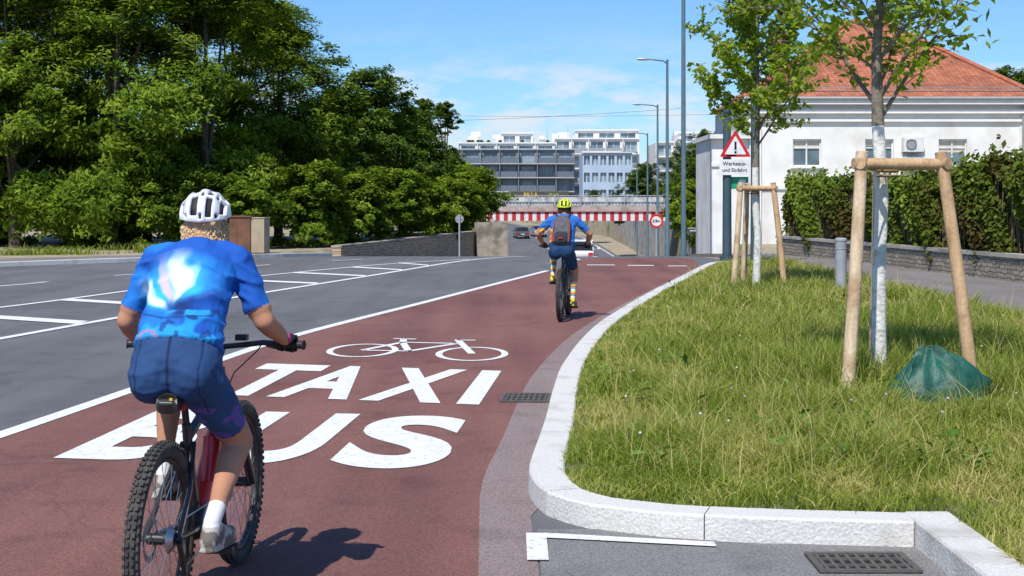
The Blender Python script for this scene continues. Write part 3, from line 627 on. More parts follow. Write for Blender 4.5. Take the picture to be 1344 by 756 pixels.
tn=N.new('ShaderNodeTexNoise'); tn.inputs['Scale'].default_value=.9; tn.inputs['Detail'].default_value=7; L.new(tc.outputs['Object'],tn.inputs['Vector']); tr_=N.new('ShaderNodeValToRGB'); tr_.color_ramp.elements[0].position=.35; tr_.color_ramp.elements[1].position=.65; tr_.color_ramp.elements[0].color=(.7,.68,.66,1); tr_.color_ramp.elements[1].color=(1.1,1.1,1.1,1); L.new(tn.outputs['Fac'],tr_.inputs[0])
tm=N.new('ShaderNodeMixRGB'); tm.blend_type='MULTIPLY'; tm.inputs[0].default_value=1; L.new(bk.outputs['Color'],tm.inputs[1]); L.new(tr_.outputs[0],tm.inputs[2]); L.new(tm.outputs[0],p.inputs['Base Color'])
b=N.new('ShaderNodeBump'); b.inputs['Strength'].default_value=.6; b.invert=True; L.new(bk.outputs['Fac'],b.inputs['Height']); L.new(b.outputs['Normal'],p.inputs['Normal'])
e=empty('white_house',(0,60,0))
def facade(mb,x0,x1,z0,z1,y,wins,depth=.22,mi=0):
    xs=sorted({x0,x1}|{w[0] for w in wins}|{w[1] for w in wins}); zs=sorted({z0,z1}|{w[2] for w in wins}|{w[3] for w in wins})
    for i in range(len(xs)-1):
        for j in range(len(zs)-1):
            cx_,cz=(xs[i]+xs[i+1])/2,(zs[j]+zs[j+1])/2
            if any(w[0]<cx_<w[1] and w[2]<cz<w[3] for w in wins): continue
            mb.add([(xs[i],y,zs[j]),(xs[i+1],y,zs[j]),(xs[i+1],y,zs[j+1]),(xs[i],y,zs[j+1])],[(0,1,2,3)],mi)
    for a,b_,c,d_ in wins:
        for q in ([(a,c),(b_,c)],[(b_,c),(b_,d_)],[(b_,d_),(a,d_)],[(a,d_),(a,c)]):
            (p0,q0),(p1,q1)=q; mb.add([(p0,y,q0),(p1,y,q1),(p1,y+depth,q1),(p0,y+depth,q0)],[(0,1,2,3)],mi)
wins=[]
for xc in (12.45,15.5,18.6): wins.append((xc-.6,xc+.6,3.25,4.4))
for xc in (12.45,15.5,18.6): wins.append((xc-.6,xc+.6,.6,1.75))
mb=MB(); facade(mb,10.0,21.9,-1,6.0,0,wins)
mb.add([(10,0,-1),(10,0,6),(10,10,6),(10,10,-1)],[(0,1,2,3)]); mb.add([(21.9,0,-1),(21.9,10,-1),(21.9,10,6),(21.9,0,6)],[(0,1,2,3)]); mb.add([(10,10,-1),(10,10,6),(21.9,10,6),(21.9,10,-1)],[(0,1,2,3)])
mb.obj('walls',m_plaster,e,smooth=False)
mb=MB()
for a,b_,c,d_ in wins: mb.add([(a,.2,c),(b_,.2,c),(b_,.2,d_),(a,.2,d_)],[(0,1,2,3)])
mb.obj('window_panes',m_glass,e,smooth=False)
mb=MB()
for a,b_,c,d_ in wins:
    for q in ((a+.03,),(b_-.03,),((a+b_)/2,)): mb.box((q[0],.16,(c+d_)/2),(.06,.07,d_-c-.004))
    mb.box(((a+b_)/2,.158,c+.03),(b_-a-.13,.06,.06)); mb.box(((a+b_)/2,.158,d_-.03),(b_-a-.13,.06,.06)); mb.box(((a+b_)/2,.158,c+(d_-c)*.68),(b_-a-.13,.055,.045))
mb.obj('window_frames',M('frame_white',(.75,.75,.73),rough=.5),e,smooth=False)
mb=MB()
for i,(a,b_,c,d_) in enumerate(wins):
    hh=(.35,.22,.5,.3,.3,.3)[i]; mb.box(((a+b_)/2,.185,d_-.06-hh/2),(b_-a-.14,.012,hh))
mb.obj('roller_blinds',M('blind',(.62,.58,.48)),e,smooth=False)
mb=MB()
for a,b_,c,d_ in wins: mb.box(((a+b_)/2,-.06,c-.045),(b_-a+.2,.16,.08))
mb.box((15.95,-.12,5.55),(12.1,.3,.16)); mb.box((15.95,-.07,5.18),(12.0,.16,.10)); mb.box((15.95,-.22,5.95),(12.5,.5,.22)); mb.box((15.95,-.04,2.35),(11.95,.1,.14)); 
for x in (10.25,21.65): mb.box((x,-.05,1.9),(.5,.12,6.1))
mb.obj('cornices_and_sills',M('trim_white',(.82,.81,.78),(.72,.71,.68),scale=2),e,smooth=False)
mb=MB(); x0,x1,y0,y1,z0=9.7,22.3,-.45,10.4,6.08
ax0,ax1,ay,az=15.4,16.9,5.0,9.95
mb.add([(x0,y0,z0),(x1,y0,z0),(x1,y1,z0),(x0,y1,z0),(ax0,ay,az),(ax1,ay,az)],[(0,1,5,4),(1,2,5),(2,3,4,5),(3,0,4),(0,3,2,1)]); mb.obj('roof',m_tile,e,smooth=False)
mb=MB()
for a,b_ in (((x0,y0,z0),(ax0,ay,az)),((x1,y0,z0),(ax1,ay,az)),((ax0,ay,az),(ax1,ay,az))): mb.tube([Vector(a)+Vector((0,0,.03)),Vector(b_)+Vector((0,0,.05))],.11,8)
mb.obj('ridge_tiles',M('ridge_tile',(.45,.15,.08),(.33,.1,.05)),e)
mb=MB(); mb.tube([(x0,y0-.06,z0),(x1,y0-.06,z0)],.08,8)
for z in(.35,.5): mb.box((16,.0,6.1+z),(12,.03,.03))
for x in np.arange(10.2,22,.35): mb.box((x,.0,6.35),(.025,.025,.45))
mb.tube([(21.5,-.18,6.0),(21.5,-.18,-1)],.05,8)
mb.obj('gutter_and_snow_guard',M('zinc',(.35,.35,.34),rough=.5,metal=.3),e,smooth=False)
mb=MB(); mb.box((12.6,7,8.6),(.7,.7,2.0)); mb.box((12.6,7,9.65),(.85,.85,.12)); mb.obj('chimney',M('chimney_brick',(.35,.16,.1),(.25,.12,.08),scale=8),e,smooth=False)
mb=MB()
for (x,z) in ((16.85,4.15),(16.9,3.35)):
    mb.box((x,-.2,z),(.85,.34,.6)); mb.torus((x-.1,-.38,z),.21,.015,'y',24,6,1); mb.box((x,-.3,z-.33),(.7,.4,.04),1)
    for q in range(-4,5): mb.box((x-.1,-.385,z+q*.045),(.4,.01,.008),1)
mb.obj('air_conditioning_units',[M('ac_white',(.72,.72,.7)),M('ac_dark',(.1,.1,.1))],e,smooth=False)
mb=MB()
mb.box((9.2,2.5,1.6),(1.58,5.0,5.6),0); mb.box((9.2,2.4,4.5),(1.85,5.4,.18),1); mb.box((9.2,-.03,3.3),(1.6,.1,.12),1); mb.obj('side_wing',[m_plaster,M('trim2',(.8,.79,.76))],e,smooth=False)

m_apw=M('apartment_white',(.78,.76,.72),(.70,.68,.64),scale=.3,rough=.9)
m_apd=M('apartment_dark',(.24,.27,.30),(.16,.18,.20),scale=.3,rough=.6)
m_apg=M('apartment_glass',(.12,.17,.22),(.25,.32,.38),scale=.25,detail=2,rough=.15,spec=.8,lo=.45,hi=.55)
m_rail=M('balcony_rail',(.36,.40,.44),(.28,.31,.34),rough=.4)
m_raild=M('balcony_rail_dark',(.16,.19,.22),(.11,.13,.16),rough=.4)
m_slabg=M('slab_grey',(.42,.43,.43),(.34,.35,.36),scale=.4)
def block(e,x0,x1,y0,y1,z0,z1,fl,bay,wallm,wm,balc=True,slabm=None,railm=None):
    mb=MB(); nf=max(1,round((z1-z0)/fl)); fl=(z1-z0)/nf; wins=[]
    nb=max(1,round((x1-x0)/bay)); b_=(x1-x0)/nb
    for f in range(nf):
        for k in range(nb):
            wins.append((x0+b_*k+b_*.14,x0+b_*(k+1)-b_*.14,z0+f*fl+.75*(.25 if balc else 1),z0+f*fl+fl-.45))
    facade(mb,x0,x1,z0,z1,y0,wins,.4,0)
    mb.add([(x0,y0,z0),(x0,y0,z1),(x0,y1,z1),(x0,y1,z0)],[(0,1,2,3)]); mb.add([(x1,y0,z0),(x1,y1,z0),(x1,y1,z1),(x1,y0,z1)],[(0,1,2,3)]); mb.add([(x0,y0,z1),(x1,y0,z1),(x1,y1,z1),(x0,y1,z1)],[(0,1,2,3)]); mb.add([(x0,y1,z0),(x0,y1,z1),(x1,y1,z1),(x1,y1,z0)],[(0,1,2,3)])
    for w in wins: mb.add([(w[0],y0+.38,w[2]),(w[1],y0+.38,w[2]),(w[1],y0+.38,w[3]),(w[0],y0+.38,w[3])],[(0,1,2,3)],1); mb.box(((w[0]+w[1])/2,y0+.33,(w[2]+w[3])/2),(.09,.05,w[3]-w[2]-.01),2)
    mb.box(((x0+x1)/2,y0-.1,z1+.12),(x1-x0+.3,.5,.24),2)
    if balc:
        for f in range(nf):
            z=z0+f*fl; mb.box(((x0+x1)/2,y0-.75,z-.02),(x1-x0-.1,1.5,.2),2)
            for k in range(nb):
                if (k*7+f*3)%4: 
                    xa=x0+b_*k+.15; mb.box((xa+b_/2-.15,y0-1.45,z+.58),(b_-.35,.05,.95),3)
                mb.box((x0+b_*k,y0-.72,z+fl/2+.02),(.12,1.3,fl-.25),0)
    return mb.obj('block',[wallm,wm,slabm or m_apw,railm or m_rail],e,smooth=False)
e=empty('apartment_building',(0,250,0))
block(e,-12,11,0,14,-1,11.2,2.5,3.1,m_apd,m_apg,True,m_slabg,m_raild)
block(e,-10,8,16,28,0,13.0,2.8,3.4,m_apw,m_apg,True)
block(e,8,24,18,28,0,13.9,2.8,3.4,m_apw,m_apg,True)
block(e,-2,4,19,30,0,15.0,3.0,3.0,m_apw,m_apg,False)
block(e,12,24,20,30,0,15.6,3.0,3.6,m_apw,m_apg,False)
block(e,26,56,8,24,0,12.8,2.7,3.4,m_apw,m_apg,True)
block(e,31,46,14,26,0,14.8,3.0,3.0,m_apw,m_apg,False)
e2=empty('office_building',(0,225,0)); block(e2,11.2,19.0,0,12,-1,9.8,2.6,1.3,M('facade_blue',(.34,.43,.54),(.42,.50,.60),scale=.4),m_apg,False)
mb=MB(); rs=random.Random(4)
for i in range(20):
    x=rs.uniform(-8,50); mb.box((x,24+rs.uniform(-2,4),13.9+rs.uniform(0,1.2)),(rs.uniform(.8,2.2),2,rs.uniform(.6,1.6)),0)
    if i%3==0: mb.tube([(x+1,22,13),(x+1,22,16.4)],.05,5,1)
mb.obj('rooftop_units',[m_apw,m_rail],e,smooth=False)
for i in range(9): 
    o=inst('rooftop_shrub',BU[i%2],rs.uniform(-9,7),16.8,12.9,.26); o.parent=e

# ------------------------------------------------------------------ poles, signs
m_pole=M('pole_blue_grey',(.13,.20,.23),(.10,.16,.19),scale=2,rough=.45,metal=.2)
m_poled=M('pole_dark',(.07,.11,.135),(.05,.09,.11),scale=2,rough=.45,metal=.2)
def lamp(x,d,zt,arm,r=.085):
    zb=zprof(d); e=empty('street_lamp',(x,d,zb)); h=zt-zb
    mb=MB(); mb.tube([(0,0,0),(0,0,1.2),(0,0,1.25),(0,0,h)],[r*1.2,r*1.2,r,r*.6],14); mb.tube([(0,0,h-.12),(-.25*arm,0,h+.0),(-arm,0,h+.06)],[.035,.032,.03],8); mb.tube([(0,0,h-.05),(0,0,h+.05)],.06,10); mb.obj('mast',m_pole,e)
    mb=MB(); mb.loft([((-arm+.05,0,h+.06),.05,.03),((-arm-.15,0,h+.07),.13,.045),((-arm-.5,0,h+.08),.12,.035),((-arm-.62,0,h+.08),.07,.02)],12,0,Vector((0,1,0)),3); mb.box((-arm-.33,0,h+.025),(.4,.16,.02),1); mb.obj('lamp_head',[m_gal,M('lamp_lens',(.7,.7,.65),rough=.2)],e)
lamp(6.55,60,7.7,.7); lamp(8.7,85,7.55,.9); lamp(10.1,106,6.9,.9); lamp(11.6,132,6.5,.9)
def pole(x,d,h,r,mat=m_pole,zb=0,name='steel_mast'):
    mb=MB(); mb.tube([(0,0,-.1),(0,0,.5),(0,0,h)],[r*1.1,r,r*.75],14); mb.tube([(0,0,-.1),(0,0,.03)],r*1.7,14); mb.tube([(0,0,h),(0,0,h+.05)],[r*.8,r*.3],12); o=mb.obj(name,mat); o.location=(x,d,zb); return o
pole(6.75,56,11.5,.10,zb=zprof(56)+.1); pole(5.95,34.8,9.5,.115,m_poled,.1)
e=empty('warning_sign',(6.35,42,.08)); mb=MB(); mb.tube([(0,0,-.1),(0,0,4.85)],[.14,.115],16); mb.tube([(0,0,-.1),(0,0,.04)],.22,16); mb.obj('post',m_poled,e)
m_sred=M('sign_red',(.62,.02,.02),rough=.35); m_swhite=M('sign_white',(.80,.80,.78),rough=.35); m_sblack=M('sign_black',(.015,.015,.015),rough=.4); m_sgreen=M('sign_green',(.02,.38,.16),rough=.4)
def tri_(s,y,mi,mb,cz,th=.012):
    h=s*.866; P=[(-s/2,cz-h/3),(s/2,cz-h/3),(0,cz+h*2/3)]
    pts=[]
    for i in range(3):
        a=Vector(P[i-1]);b_=Vector(P[i]);c=Vector(P[(i+1)%3]); r=s*.07
        p1=b_+(a-b_).normalized()*r; p2=b_+(c-b_).normalized()*r
        for t in (0,.33,.66,1): pts.append((p1*(1-t)**2+b_*2*t*(1-t)+p2*t*t))
    R=[[Vector((q.x,y,q.y)) for q in pts],[Vector((q.x,y+th,q.y)) for q in pts]]; mb.rings(R,mi)
mb=MB(); tri_(.93,-.18,0,mb,3.17+.06); tri_(.64,-.186,1,mb,3.17+.05,.005); mb.box((0,-.189,3.29),(.062,.004,.24),2); mb.box((0,-.189,3.10),(.066,.004,.065),2)
mb.obj('triangle',[m_sred,m_swhite,m_sblack],e,smooth=False).location.x=.22
mb=MB(); mb.box((.2,-.17,2.66),(.9,.012,.46),0); mb.obj('text_plate',m_swhite,e,smooth=False)
text_child('Werksaus-',.16,(.2,-.178,2.76),m_sblack,e,off=.02,ext=.001); text_child('und Einfahrt',.15,(.2,-.178,2.57),m_sblack,e,off=.02,ext=.001)
mb=MB(); mb.box((.32,.0,2.2),(.62,.012,.36),0); mb.box((.45,-.01,2.2),(.2,.006,.2),1); mb.obj('green_plate',[m_sgreen,m_swhite],e,smooth=False)
mb=MB(); mb.box((.1,-.16,3.0),(.3,.04,.04)); mb.box((.1,-.155,2.7),(.3,.03,.04)); mb.obj('brackets',m_gal,e,smooth=False)
e=empty('height_limit_sign',(6.9,68,zprof(68))); mb=MB(); mb.tube([(0,0,0),(0,0,2.5)],.035,10); mb.obj('post',m_gal,e)
mb=MB(); 
mb.tube([(0,-.05,1.95),(0,-.06,1.95)],.33,32,0); mb.tube([(0,-.062,1.95),(0,-.066,1.95)],.235,32,1); mb.obj('disc',[m_sred,m_swhite],e); text_child('3.8m',.19,(0,-.07,1.95),m_sblack,e,off=.03,ext=.001)
e=empty('traffic_sign',(-1.85,50,zprof(50))); mb=MB(); mb.tube([(0,0,0),(0,0,1.5)],.03,10); mb.obj('post',m_gal,e); mb=MB(); mb.tube([(0,.04,1.32),(0,.05,1.32)],.15,24); mb.box((0,.03,1.32),(.2,.02,.04)); mb.obj('disc_back',M('sign_back',(.4,.4,.4),rough=.4,metal=.3),e)
e=empty('utility_cabinet',(-9.1,48.6,0),rad(-10)); mb=MB(); mb.box((-.2,0,.6),(.95,.6,1.2)); mb.box((-.2,0,1.23),(1.02,.68,.05)); mb.box((-.2,-.305,.62),(.02,.01,1.1)); bevel(mb.obj('rusty_body',M('rust_brown',(.20,.085,.045),(.13,.06,.035),scale=3,c3=(.09,.05,.03),scale3=2),e,smooth=False),.01)
mb=MB(); mb.box((.52,.02,.58),(.47,.56,1.16)); mb.box((.52,.02,1.185),(.52,.6,.04)); bevel(mb.obj('beige_body',M('beige',(.42,.34,.23),(.34,.27,.18),scale=3),e,smooth=False),.01)
mb=MB()
for (a,b_,s) in (((-30,140,11),(30,135,10.5),.6),((-30,120,8.5),(14,118,9.6),.5)):
    mb.tube([tuple(np.array(a)*(1-t)+np.array(b_)*t-np.array([0,0,s*4*t*(1-t)])) for t in np.linspace(0,1,16)],.014,4)
mb.obj('overhead_wires',M('wire_grey',(.12,.12,.13)))

# ------------------------------------------------------------------ cars
def car(x,d,z,rz,col):
    e=empty('car',(x,d,z),rz); mt=M('car_paint',col,tuple(c*.95 for c in col),rough=.3,coat=.6); mg=M('car_glass',(.02,.025,.03),rough=.08)
    body=[(-2.1,.45,.8),(-2.15,.75,.86),(-1.9,.95,.87),(-.9,1.0,.88),(.9,1.0,.88),(1.75,.92,.86),(2.1,.72,.82),(2.12,.4,.8)]
    mb=MB(); R=[]
    for y,zt,w in body: R.append([Vector((-w,y,.3)),Vector((-w*1.02,y,.55)),Vector((-w*.96,y,zt-.04)),Vector((-w*.8,y,zt)),Vector((w*.8,y,zt)),Vector((w*.96,y,zt-.04)),Vector((w*1.02,y,.55)),Vector((w,y,.3))])
    mb.rings(R); mb.obj('body',mt,e,angle=50)
    mb=MB(); R=[]
    for zz,y0,y1,w in ((.96,-1.95,1.0,.80),(1.2,-1.75,.6,.74),(1.42,-1.45,.2,.66)): R.append([Vector((-w,y0,zz)),Vector((w,y0,zz)),Vector((w,y1,zz)),Vector((-w,y1,zz))])
    mb.rings(R,0); mb.obj('windows',mg,e,angle=20,smooth=False)
    mb=MB(); mb.loft([((0,-1.47,1.42),.6,.02),((0,-1.4,1.445),.65,.04),((0,.1,1.46),.65,.04),((0,.22,1.42),.6,.02)],12,0,Vector((1,0,0)),5)
    for sx in(-1,1):
        for (ya,yb) in ((-1.93,-1.43),(.98,.18)): mb.tube([(sx*.81,ya,.95),(sx*.67,yb,1.43)],.035,6)
        mb.box((sx*.72,-.5,1.19),(.05,.08,.46),0,Matrix.Rotation(-sx*.28,3,'Y'))
        mb.box((sx*1.0,.75,1.0),(.18,.1,.13))
    mb.obj('roof_and_pillars',mt,e)
    for i,(sx,y) in enumerate(((-.8,-1.3),(.8,-1.3),(-.8,1.35),(.8,1.35))):
        mb=MB(); mb.tube([(sx-.1,y,.31),(sx+.1,y,.31)],.31,24,0); mb.tube([(sx-.11,y,.31),(sx+.11,y,.31)],.19,16,1); mb.obj('wheel_%d'%(i+1),[m_sblack,m_gal],e)
    mb=MB()
    for sx in(-.68,.68): mb.box((sx,-2.13,.75),(.26,.06,.16),0); mb.box((sx,2.1,.66),(.3,.06,.13),1)
    mb.box((0,-2.15,.55),(.5,.03,.11),1); mb.obj('lights_and_plate',[m_sred,m_swhite],e,smooth=False)
car(3.85,80,zprof(80),rad(-6),(.75,.75,.74)); car(1.2,188,zprof(188),rad(6),(.10,.10,.11)); car(3.6,192,zprof(192),rad(186),(.25,.25,.27))

# ------------------------------------------------------------------ bicycle + riders
m_tyre=M('tyre_rubber',(.035,.033,.032),(.075,.068,.06),scale=15,rough=.9,bump=.3)
m_blk=M('black_parts',(.02,.02,.022),(.03,.03,.03),rough=.45)
m_alu=M('alloy',(.45,.45,.46),rough=.35,metal=.8)
def bicycle(root,fcol,crank,accent=None):
    mf=M('frame_paint',fcol,tuple(c*.9 for c in fcol),rough=.3,coat=.5); ma_=M('frame_accent',accent or fcol,rough=.35)
    for nm,cy in(('rear_wheel',0),('front_wheel',1.13)):
        c=Vector((0,cy,.37)); mb=MB(); mb.torus(c,.336,.029,'x',64,12,0)
        K=72
        for i in range(K):
            a=2*math.pi*i/K
            for (xo,rr,w) in ((-.009,.366,.012),(.011,.366,.012),(-.025,.356,.009),(.025,.356,.009)):
                a2=a+(math.pi/K if abs(xo)>.02 else 0); rot=Matrix.Rotation(a2,3,'X')
                mb.box(c+rot@Vector((xo,0,rr)),(w,.016,.011),0,rot)
        mb.torus(c,.300,.011,'x',48,8,1,1.3)
        mb.tube([c-Vector((.055,0,0)),c+Vector((.055,0,0))],.022,14,1)
        for i in range(28):
            a=2*math.pi*i/28; sx=.03 if i%2 else -.03; a0=a+(.5 if i%4<2 else -.5)
            mb.tube([c+Vector((sx,math.cos(a0)*.02,math.sin(a0)*.02)),c+Vector((0,math.cos(a)*.296,math.sin(a)*.296))],.0016,4,2)
        mb.torus(c-Vector((.045,0,0)),.078,.012,'x',32,4,2,.12)
        mb.obj(nm,[m_tyre,m_blk,m_alu],root)
    mb=MB(); T=mb.tube
    T([(0,.44,.34),(0,.38,.52),(0,.315,.76)],[.028,.022,.019],12,0); T([(0,.33,.70),(0,.60,.79),(0,.79,.86)],[.019,.021,.026],12,0)
    mb.loft([((0,.44,.33),.04,.045),((0,.55,.45),.042,.045),((0,.72,.64),.038,.042),((0,.82,.76),.028,.03)],14,1)
    T([(0,.782,.93),(0,.84,.74)],.03,14,0)
    mb.ell((0,.44,.34),(.06,.085,.075),2,16,10)
    for s in(-1,1):
        T([(s*.035,.42,.33),(s*.058,.2,.35),(s*.066,0,.37)],[.015,.013,.012],8,0); T([(s*.022,.34,.68),(s*.055,.18,.52),(s*.066,0,.37)],[.011,.011,.011],8,0)
        T([(s*.06,.865,.72),(s*.058,.95,.62)],[.019,.019],12,1); T([(s*.058,.93,.62),(s*.058,1.13,.37)],[.023,.02],12,0)
    mb.box((0,.86,.725),(.15,.05,.04),0); T([(-.07,1.13,.37),(.07,1.13,.37)],.01,8,2); T([(-.08,0,.37),(.08,0,.37)],.01,8,2)
    T([(0,.315,.76),(0,.262,.915)],.0145,12,2)
    T([(0,.782,.93),(0,.775,.985)],.019,12,2); T([(0,.775,.975),(0,.825,1.01)],.02,12,2)
    T([(.03,0,.37),(.052,0,.37)],[.055,.03],24,3); T([(.07,-.01,.36),(.075,.02,.29),(.07,.06,.22)],[.012,.012,.01],8,2); mb.torus((.055,.44,.34),.075,.006,'x',32,6,3,.6)
    T([(.05,0,.425),(.055,.44,.415)],.004,5,3); T([(.06,.06,.23),(.055,.44,.265)],.004,5,3)
    mb.obj('frame',[mf,ma_,m_blk,m_alu],root)
    mb=MB(); P=[(-.37,.735,1.04),(-.2,.775,1.045),(-.1,.82,1.03),(0,.825,1.02),(.1,.82,1.03),(.2,.775,1.045),(.37,.735,1.04)]; mb.tube(P,.0125,10,0)
    for s in(-1,1):
        mb.tube([(s*.385,.732,1.04),(s*.25,.763,1.043)],.0175,12,0); mb.tube([(s*.386,.732,1.04),(s*.39,.731,1.04)],.021,12,1)
        mb.tube([(s*.22,.775,1.035),(s*.235,.83,1.02),(s*.33,.80,1.005)],[.01,.008,.006],8,0)
        mb.tube([(s*.2,.78,1.05),(s*.15,.88,1.0),(s*.04,.9,.9),(0,.84,.78)],.003,5,0)
    mb.box((.1,.80,1.065),(.05,.045,.025),0); mb.box((-.13,.79,1.06),(.035,.06,.02),0); mb.obj('handlebar',[m_blk,M('bar_end',(.06,.02,.03))],root)
    mb=MB(); mb.loft([((0,.115,.935),.045,.012),((0,.125,.94),.068,.026),((0,.17,.942),.074,.03),((0,.23,.935),.05,.026),((0,.30,.935),.026,.02),((0,.37,.93),.018,.014),((0,.385,.925),.01,.008)],18)
    for s in(-.02,.02): mb.tube([(s,.15,.915),(s,.25,.905),(s,.33,.92)],.004,6)
    mb.obj('saddle',m_blk,root)
    bb=Vector((0,.44,.34)); mb=MB()
    for s,ang in((1,crank),(-1,crank+math.pi)):
        q=bb+Vector((s*.085,math.cos(ang)*.17,math.sin(ang)*.17)); mb.tube([bb+Vector((s*.065,0,0)),q],[.017,.013],10); mb.tube([q,q+Vector((s*.03,0,0))],.008,8)
        mb.box(q+Vector((s*.075,0,0)),(.09,.085,.018)); 
        for u in(-.03,.03): mb.box(q+Vector((s*.075,u,0)),(.1,.012,.028))
    mb.obj('cranks_and_pedals',m_blk,root)
    return bb

def ik(a,b,l1,l2,pole):
    a=Vector(a);b=Vector(b); dv=b-a; D=min(dv.length,(l1+l2)*.999); t=dv.normalized(); x=(l1*l1-l2*l2+D*D)/(2*D); h=math.sqrt(max(0,l1*l1-x*x)); pl_=Vector(pole); pl_=(pl_-t*pl_.dot(t)).normalized(); return a+t*x+pl_*h
def remesh(mb,vox,sm=4):
    o=mb.obj('tmp',m_blk); r=o.modifiers.new('r','REMESH'); r.mode='VOXEL'; r.voxel_size=vox
    s=o.modifiers.new('s','SMOOTH'); s.iterations=sm; s.factor=.5
    bpy.context.view_layer.update(); dg=bpy.context.evaluated_depsgraph_get(); me=bpy.data.meshes.new_from_object(o.evaluated_get(dg)); bpy.data.objects.remove(o); return me
SKIN=(.47,.235,.145)
m_cloth=vcolmat('rider_body',.85,.25,300); m_glove=vcolmat('glove',.7,.2,400)
def segd(p,a,b):
    ab=b-a; t=max(0,min(1,(p-a).dot(ab)/ab.length_squared)); return (p-(a+ab*t)).length,t
def rider(root,crank,jersey,shorts,sock,shoe,glove,helm,hair,elbow=(.9,-.25,-.5),head_yaw=0.,sleeve_t=.8,short_t=.72,bulk=1.0,vox=.0085,hdz=0.,hairlen=1.):
    V3=Vector; mb=MB(); B=bulk
    spine=[(V3((0,.185,.905)),.10,.085),(V3((0,.18,.955)),.168,.12),(V3((0,.185,1.01)),.182,.130),(V3((0,.225,1.09)),.168*B,.120),(V3((0,.285,1.18)),.162*B,.114),(V3((0,.355,1.28)),.168*B,.120),(V3((0,.42,1.365)),.184*B,.122),(V3((0,.462,1.425)),.172*B,.10),(V3((0,.488,1.465)),.10,.075),(V3((0,.50,1.485)),.065,.062)]
    mb.loft(spine,28,0,V3((1,0,0)),2.3)
    for s in(-1,1): mb.ell((s*.080,.128,.975),(.094,.092,.10)); mb.ell((s*.085,.40,1.36),(.085,.085,.11))
    head=V3((0,.59,1.595+hdz)); neck0=V3((0,.485,1.45)); neck1=V3((0,.56,1.55+hdz)); mb.caps(neck0,.062,neck1,.055)
    RH=Matrix.Rotation(head_yaw,3,'Z')
    hp=lambda x,y,z: head+RH@V3((x,y,z))
    mb.ell(head,(.077,.096,.112),0,24,16,RH); mb.ell(hp(0,.035,-.06),(.055,.06,.055),0,16,10,RH); mb.ell(hp(0,.075,-.085),(.025,.022,.022)); mb.caps(hp(0,.093,.005),.010,hp(0,.112,-.028),.014)
    for s in(-1,1): mb.ell(hp(s*.078,-.005,-.015),(.010,.020,.032),0,12,8,RH)
    mb.ell(hp(0,.09,-.055),(.026,.012,.009)); mb.ell(hp(0,.088,.025),(.05,.014,.010))
    bones=[]
    hands=[]
    for s in(-1,1):
        sh=V3((s*.172*B,.462,1.415)); wr=V3((s*.322,.668,1.068)); el=ik(sh,wr,.275,.25,(s*elbow[0],elbow[1],elbow[2]))
        mb.caps(sh,.060,el,.043); mb.caps(sh,.063,sh.lerp(el,sleeve_t),.053); mb.caps(el,.042,el.lerp(wr,.35),.043); mb.caps(el.lerp(wr,.35),.043,wr,.026)
        mb.caps(V3((s*.10,.455,1.435)),.06,sh,.058)
        bones+= [('uarm',sh,el,.06,.045,s),('farm',el,wr,.042,.027,s)]
        ang=crank if s>0 else crank+math.pi
        ped=V3((s*.155,.44+math.cos(ang)*.17,.34+math.sin(ang)*.17+.012))
        hip=V3((s*.092,.19,.955)); ank=ped+V3((-s*.01,-.115,.115)); kn=ik(hip,ank,.435,.43,(s*.12,1,.25))
        mb.caps(hip,.102,hip.lerp(kn,.45),.088); mb.caps(hip.lerp(kn,.45),.088,kn,.059)
        mb.caps(hip.lerp(kn,.1),.1,hip.lerp(kn,short_t),.072)
        bk_=(kn-ank).cross(V3((1,0,0))).normalized(); bk_=bk_ if bk_.y<0 else -bk_
        cf=kn.lerp(ank,.3)+bk_*.018; mb.caps(kn,.055,cf,.057); mb.caps(cf,.057,kn.lerp(ank,.72)+bk_*.006,.038); mb.caps(kn.lerp(ank,.72),.037,ank,.034)
        heel=ank+V3((0,-.045,-.065)); ball=ped+V3((0,.02,.035)); toe=ped+V3((0,.10,.03))
        mb.caps(ank+V3((0,0,-.02)),.038,heel,.036); mb.caps(heel,.036,ball,.042); mb.caps(ball,.042,toe,.030); mb.caps(ank+V3((0,.01,-.02)),.037,ball+V3((0,-.02,.01)),.036)
        sol=[(heel+V3((0,-.035,-.028)),.030,.010),(heel+V3((0,0,-.034)),.036,.012),(ped+V3((0,-.04,.008)),.036,.012),(ped+V3((0,.03,.004)),.045,.012),(ped+V3((0,.10,.006)),.036,.010),(ped+V3((0,.13,.012)),.018,.008)]
        mb.loft(sol,14)
        bones+= [('thigh',hip,kn,.105,.059,s),('shin',kn,ank,.055,.035,s),('foot',heel,toe,.036,.03,s),('foot',ank+V3((0,0,-.025)),ball,.037,.04,s),('sole',heel+V3((0,0,-.036)),ped+V3((0,.12,.0)),.018,.018,s)]
        hands.append((s,wr))
    for i in range(3,9): bones.append(('torso',spine[i][0],spine[min(i+1,9)][0],spine[i][1]*.8,spine[min(i+1,9)][1]*.8,0))
    bones+= [('pelvis',spine[0][0],spine[2][0],.12,.15,0),('neck',neck0+V3((0,.02,.045)),neck1,.06,.055,0),('head',head+V3((0,0,-.03)),head+V3((0,0,.03)),.085,.085,0)]
    me=remesh(mb,vox,5)
    cols=np.zeros((len(me.vertices),4),np.float32); cols[:,3]=1; co=[v.co.copy() for v in me.vertices]; nr=[v.normal.copy() for v in me.vertices]
    disp=[]
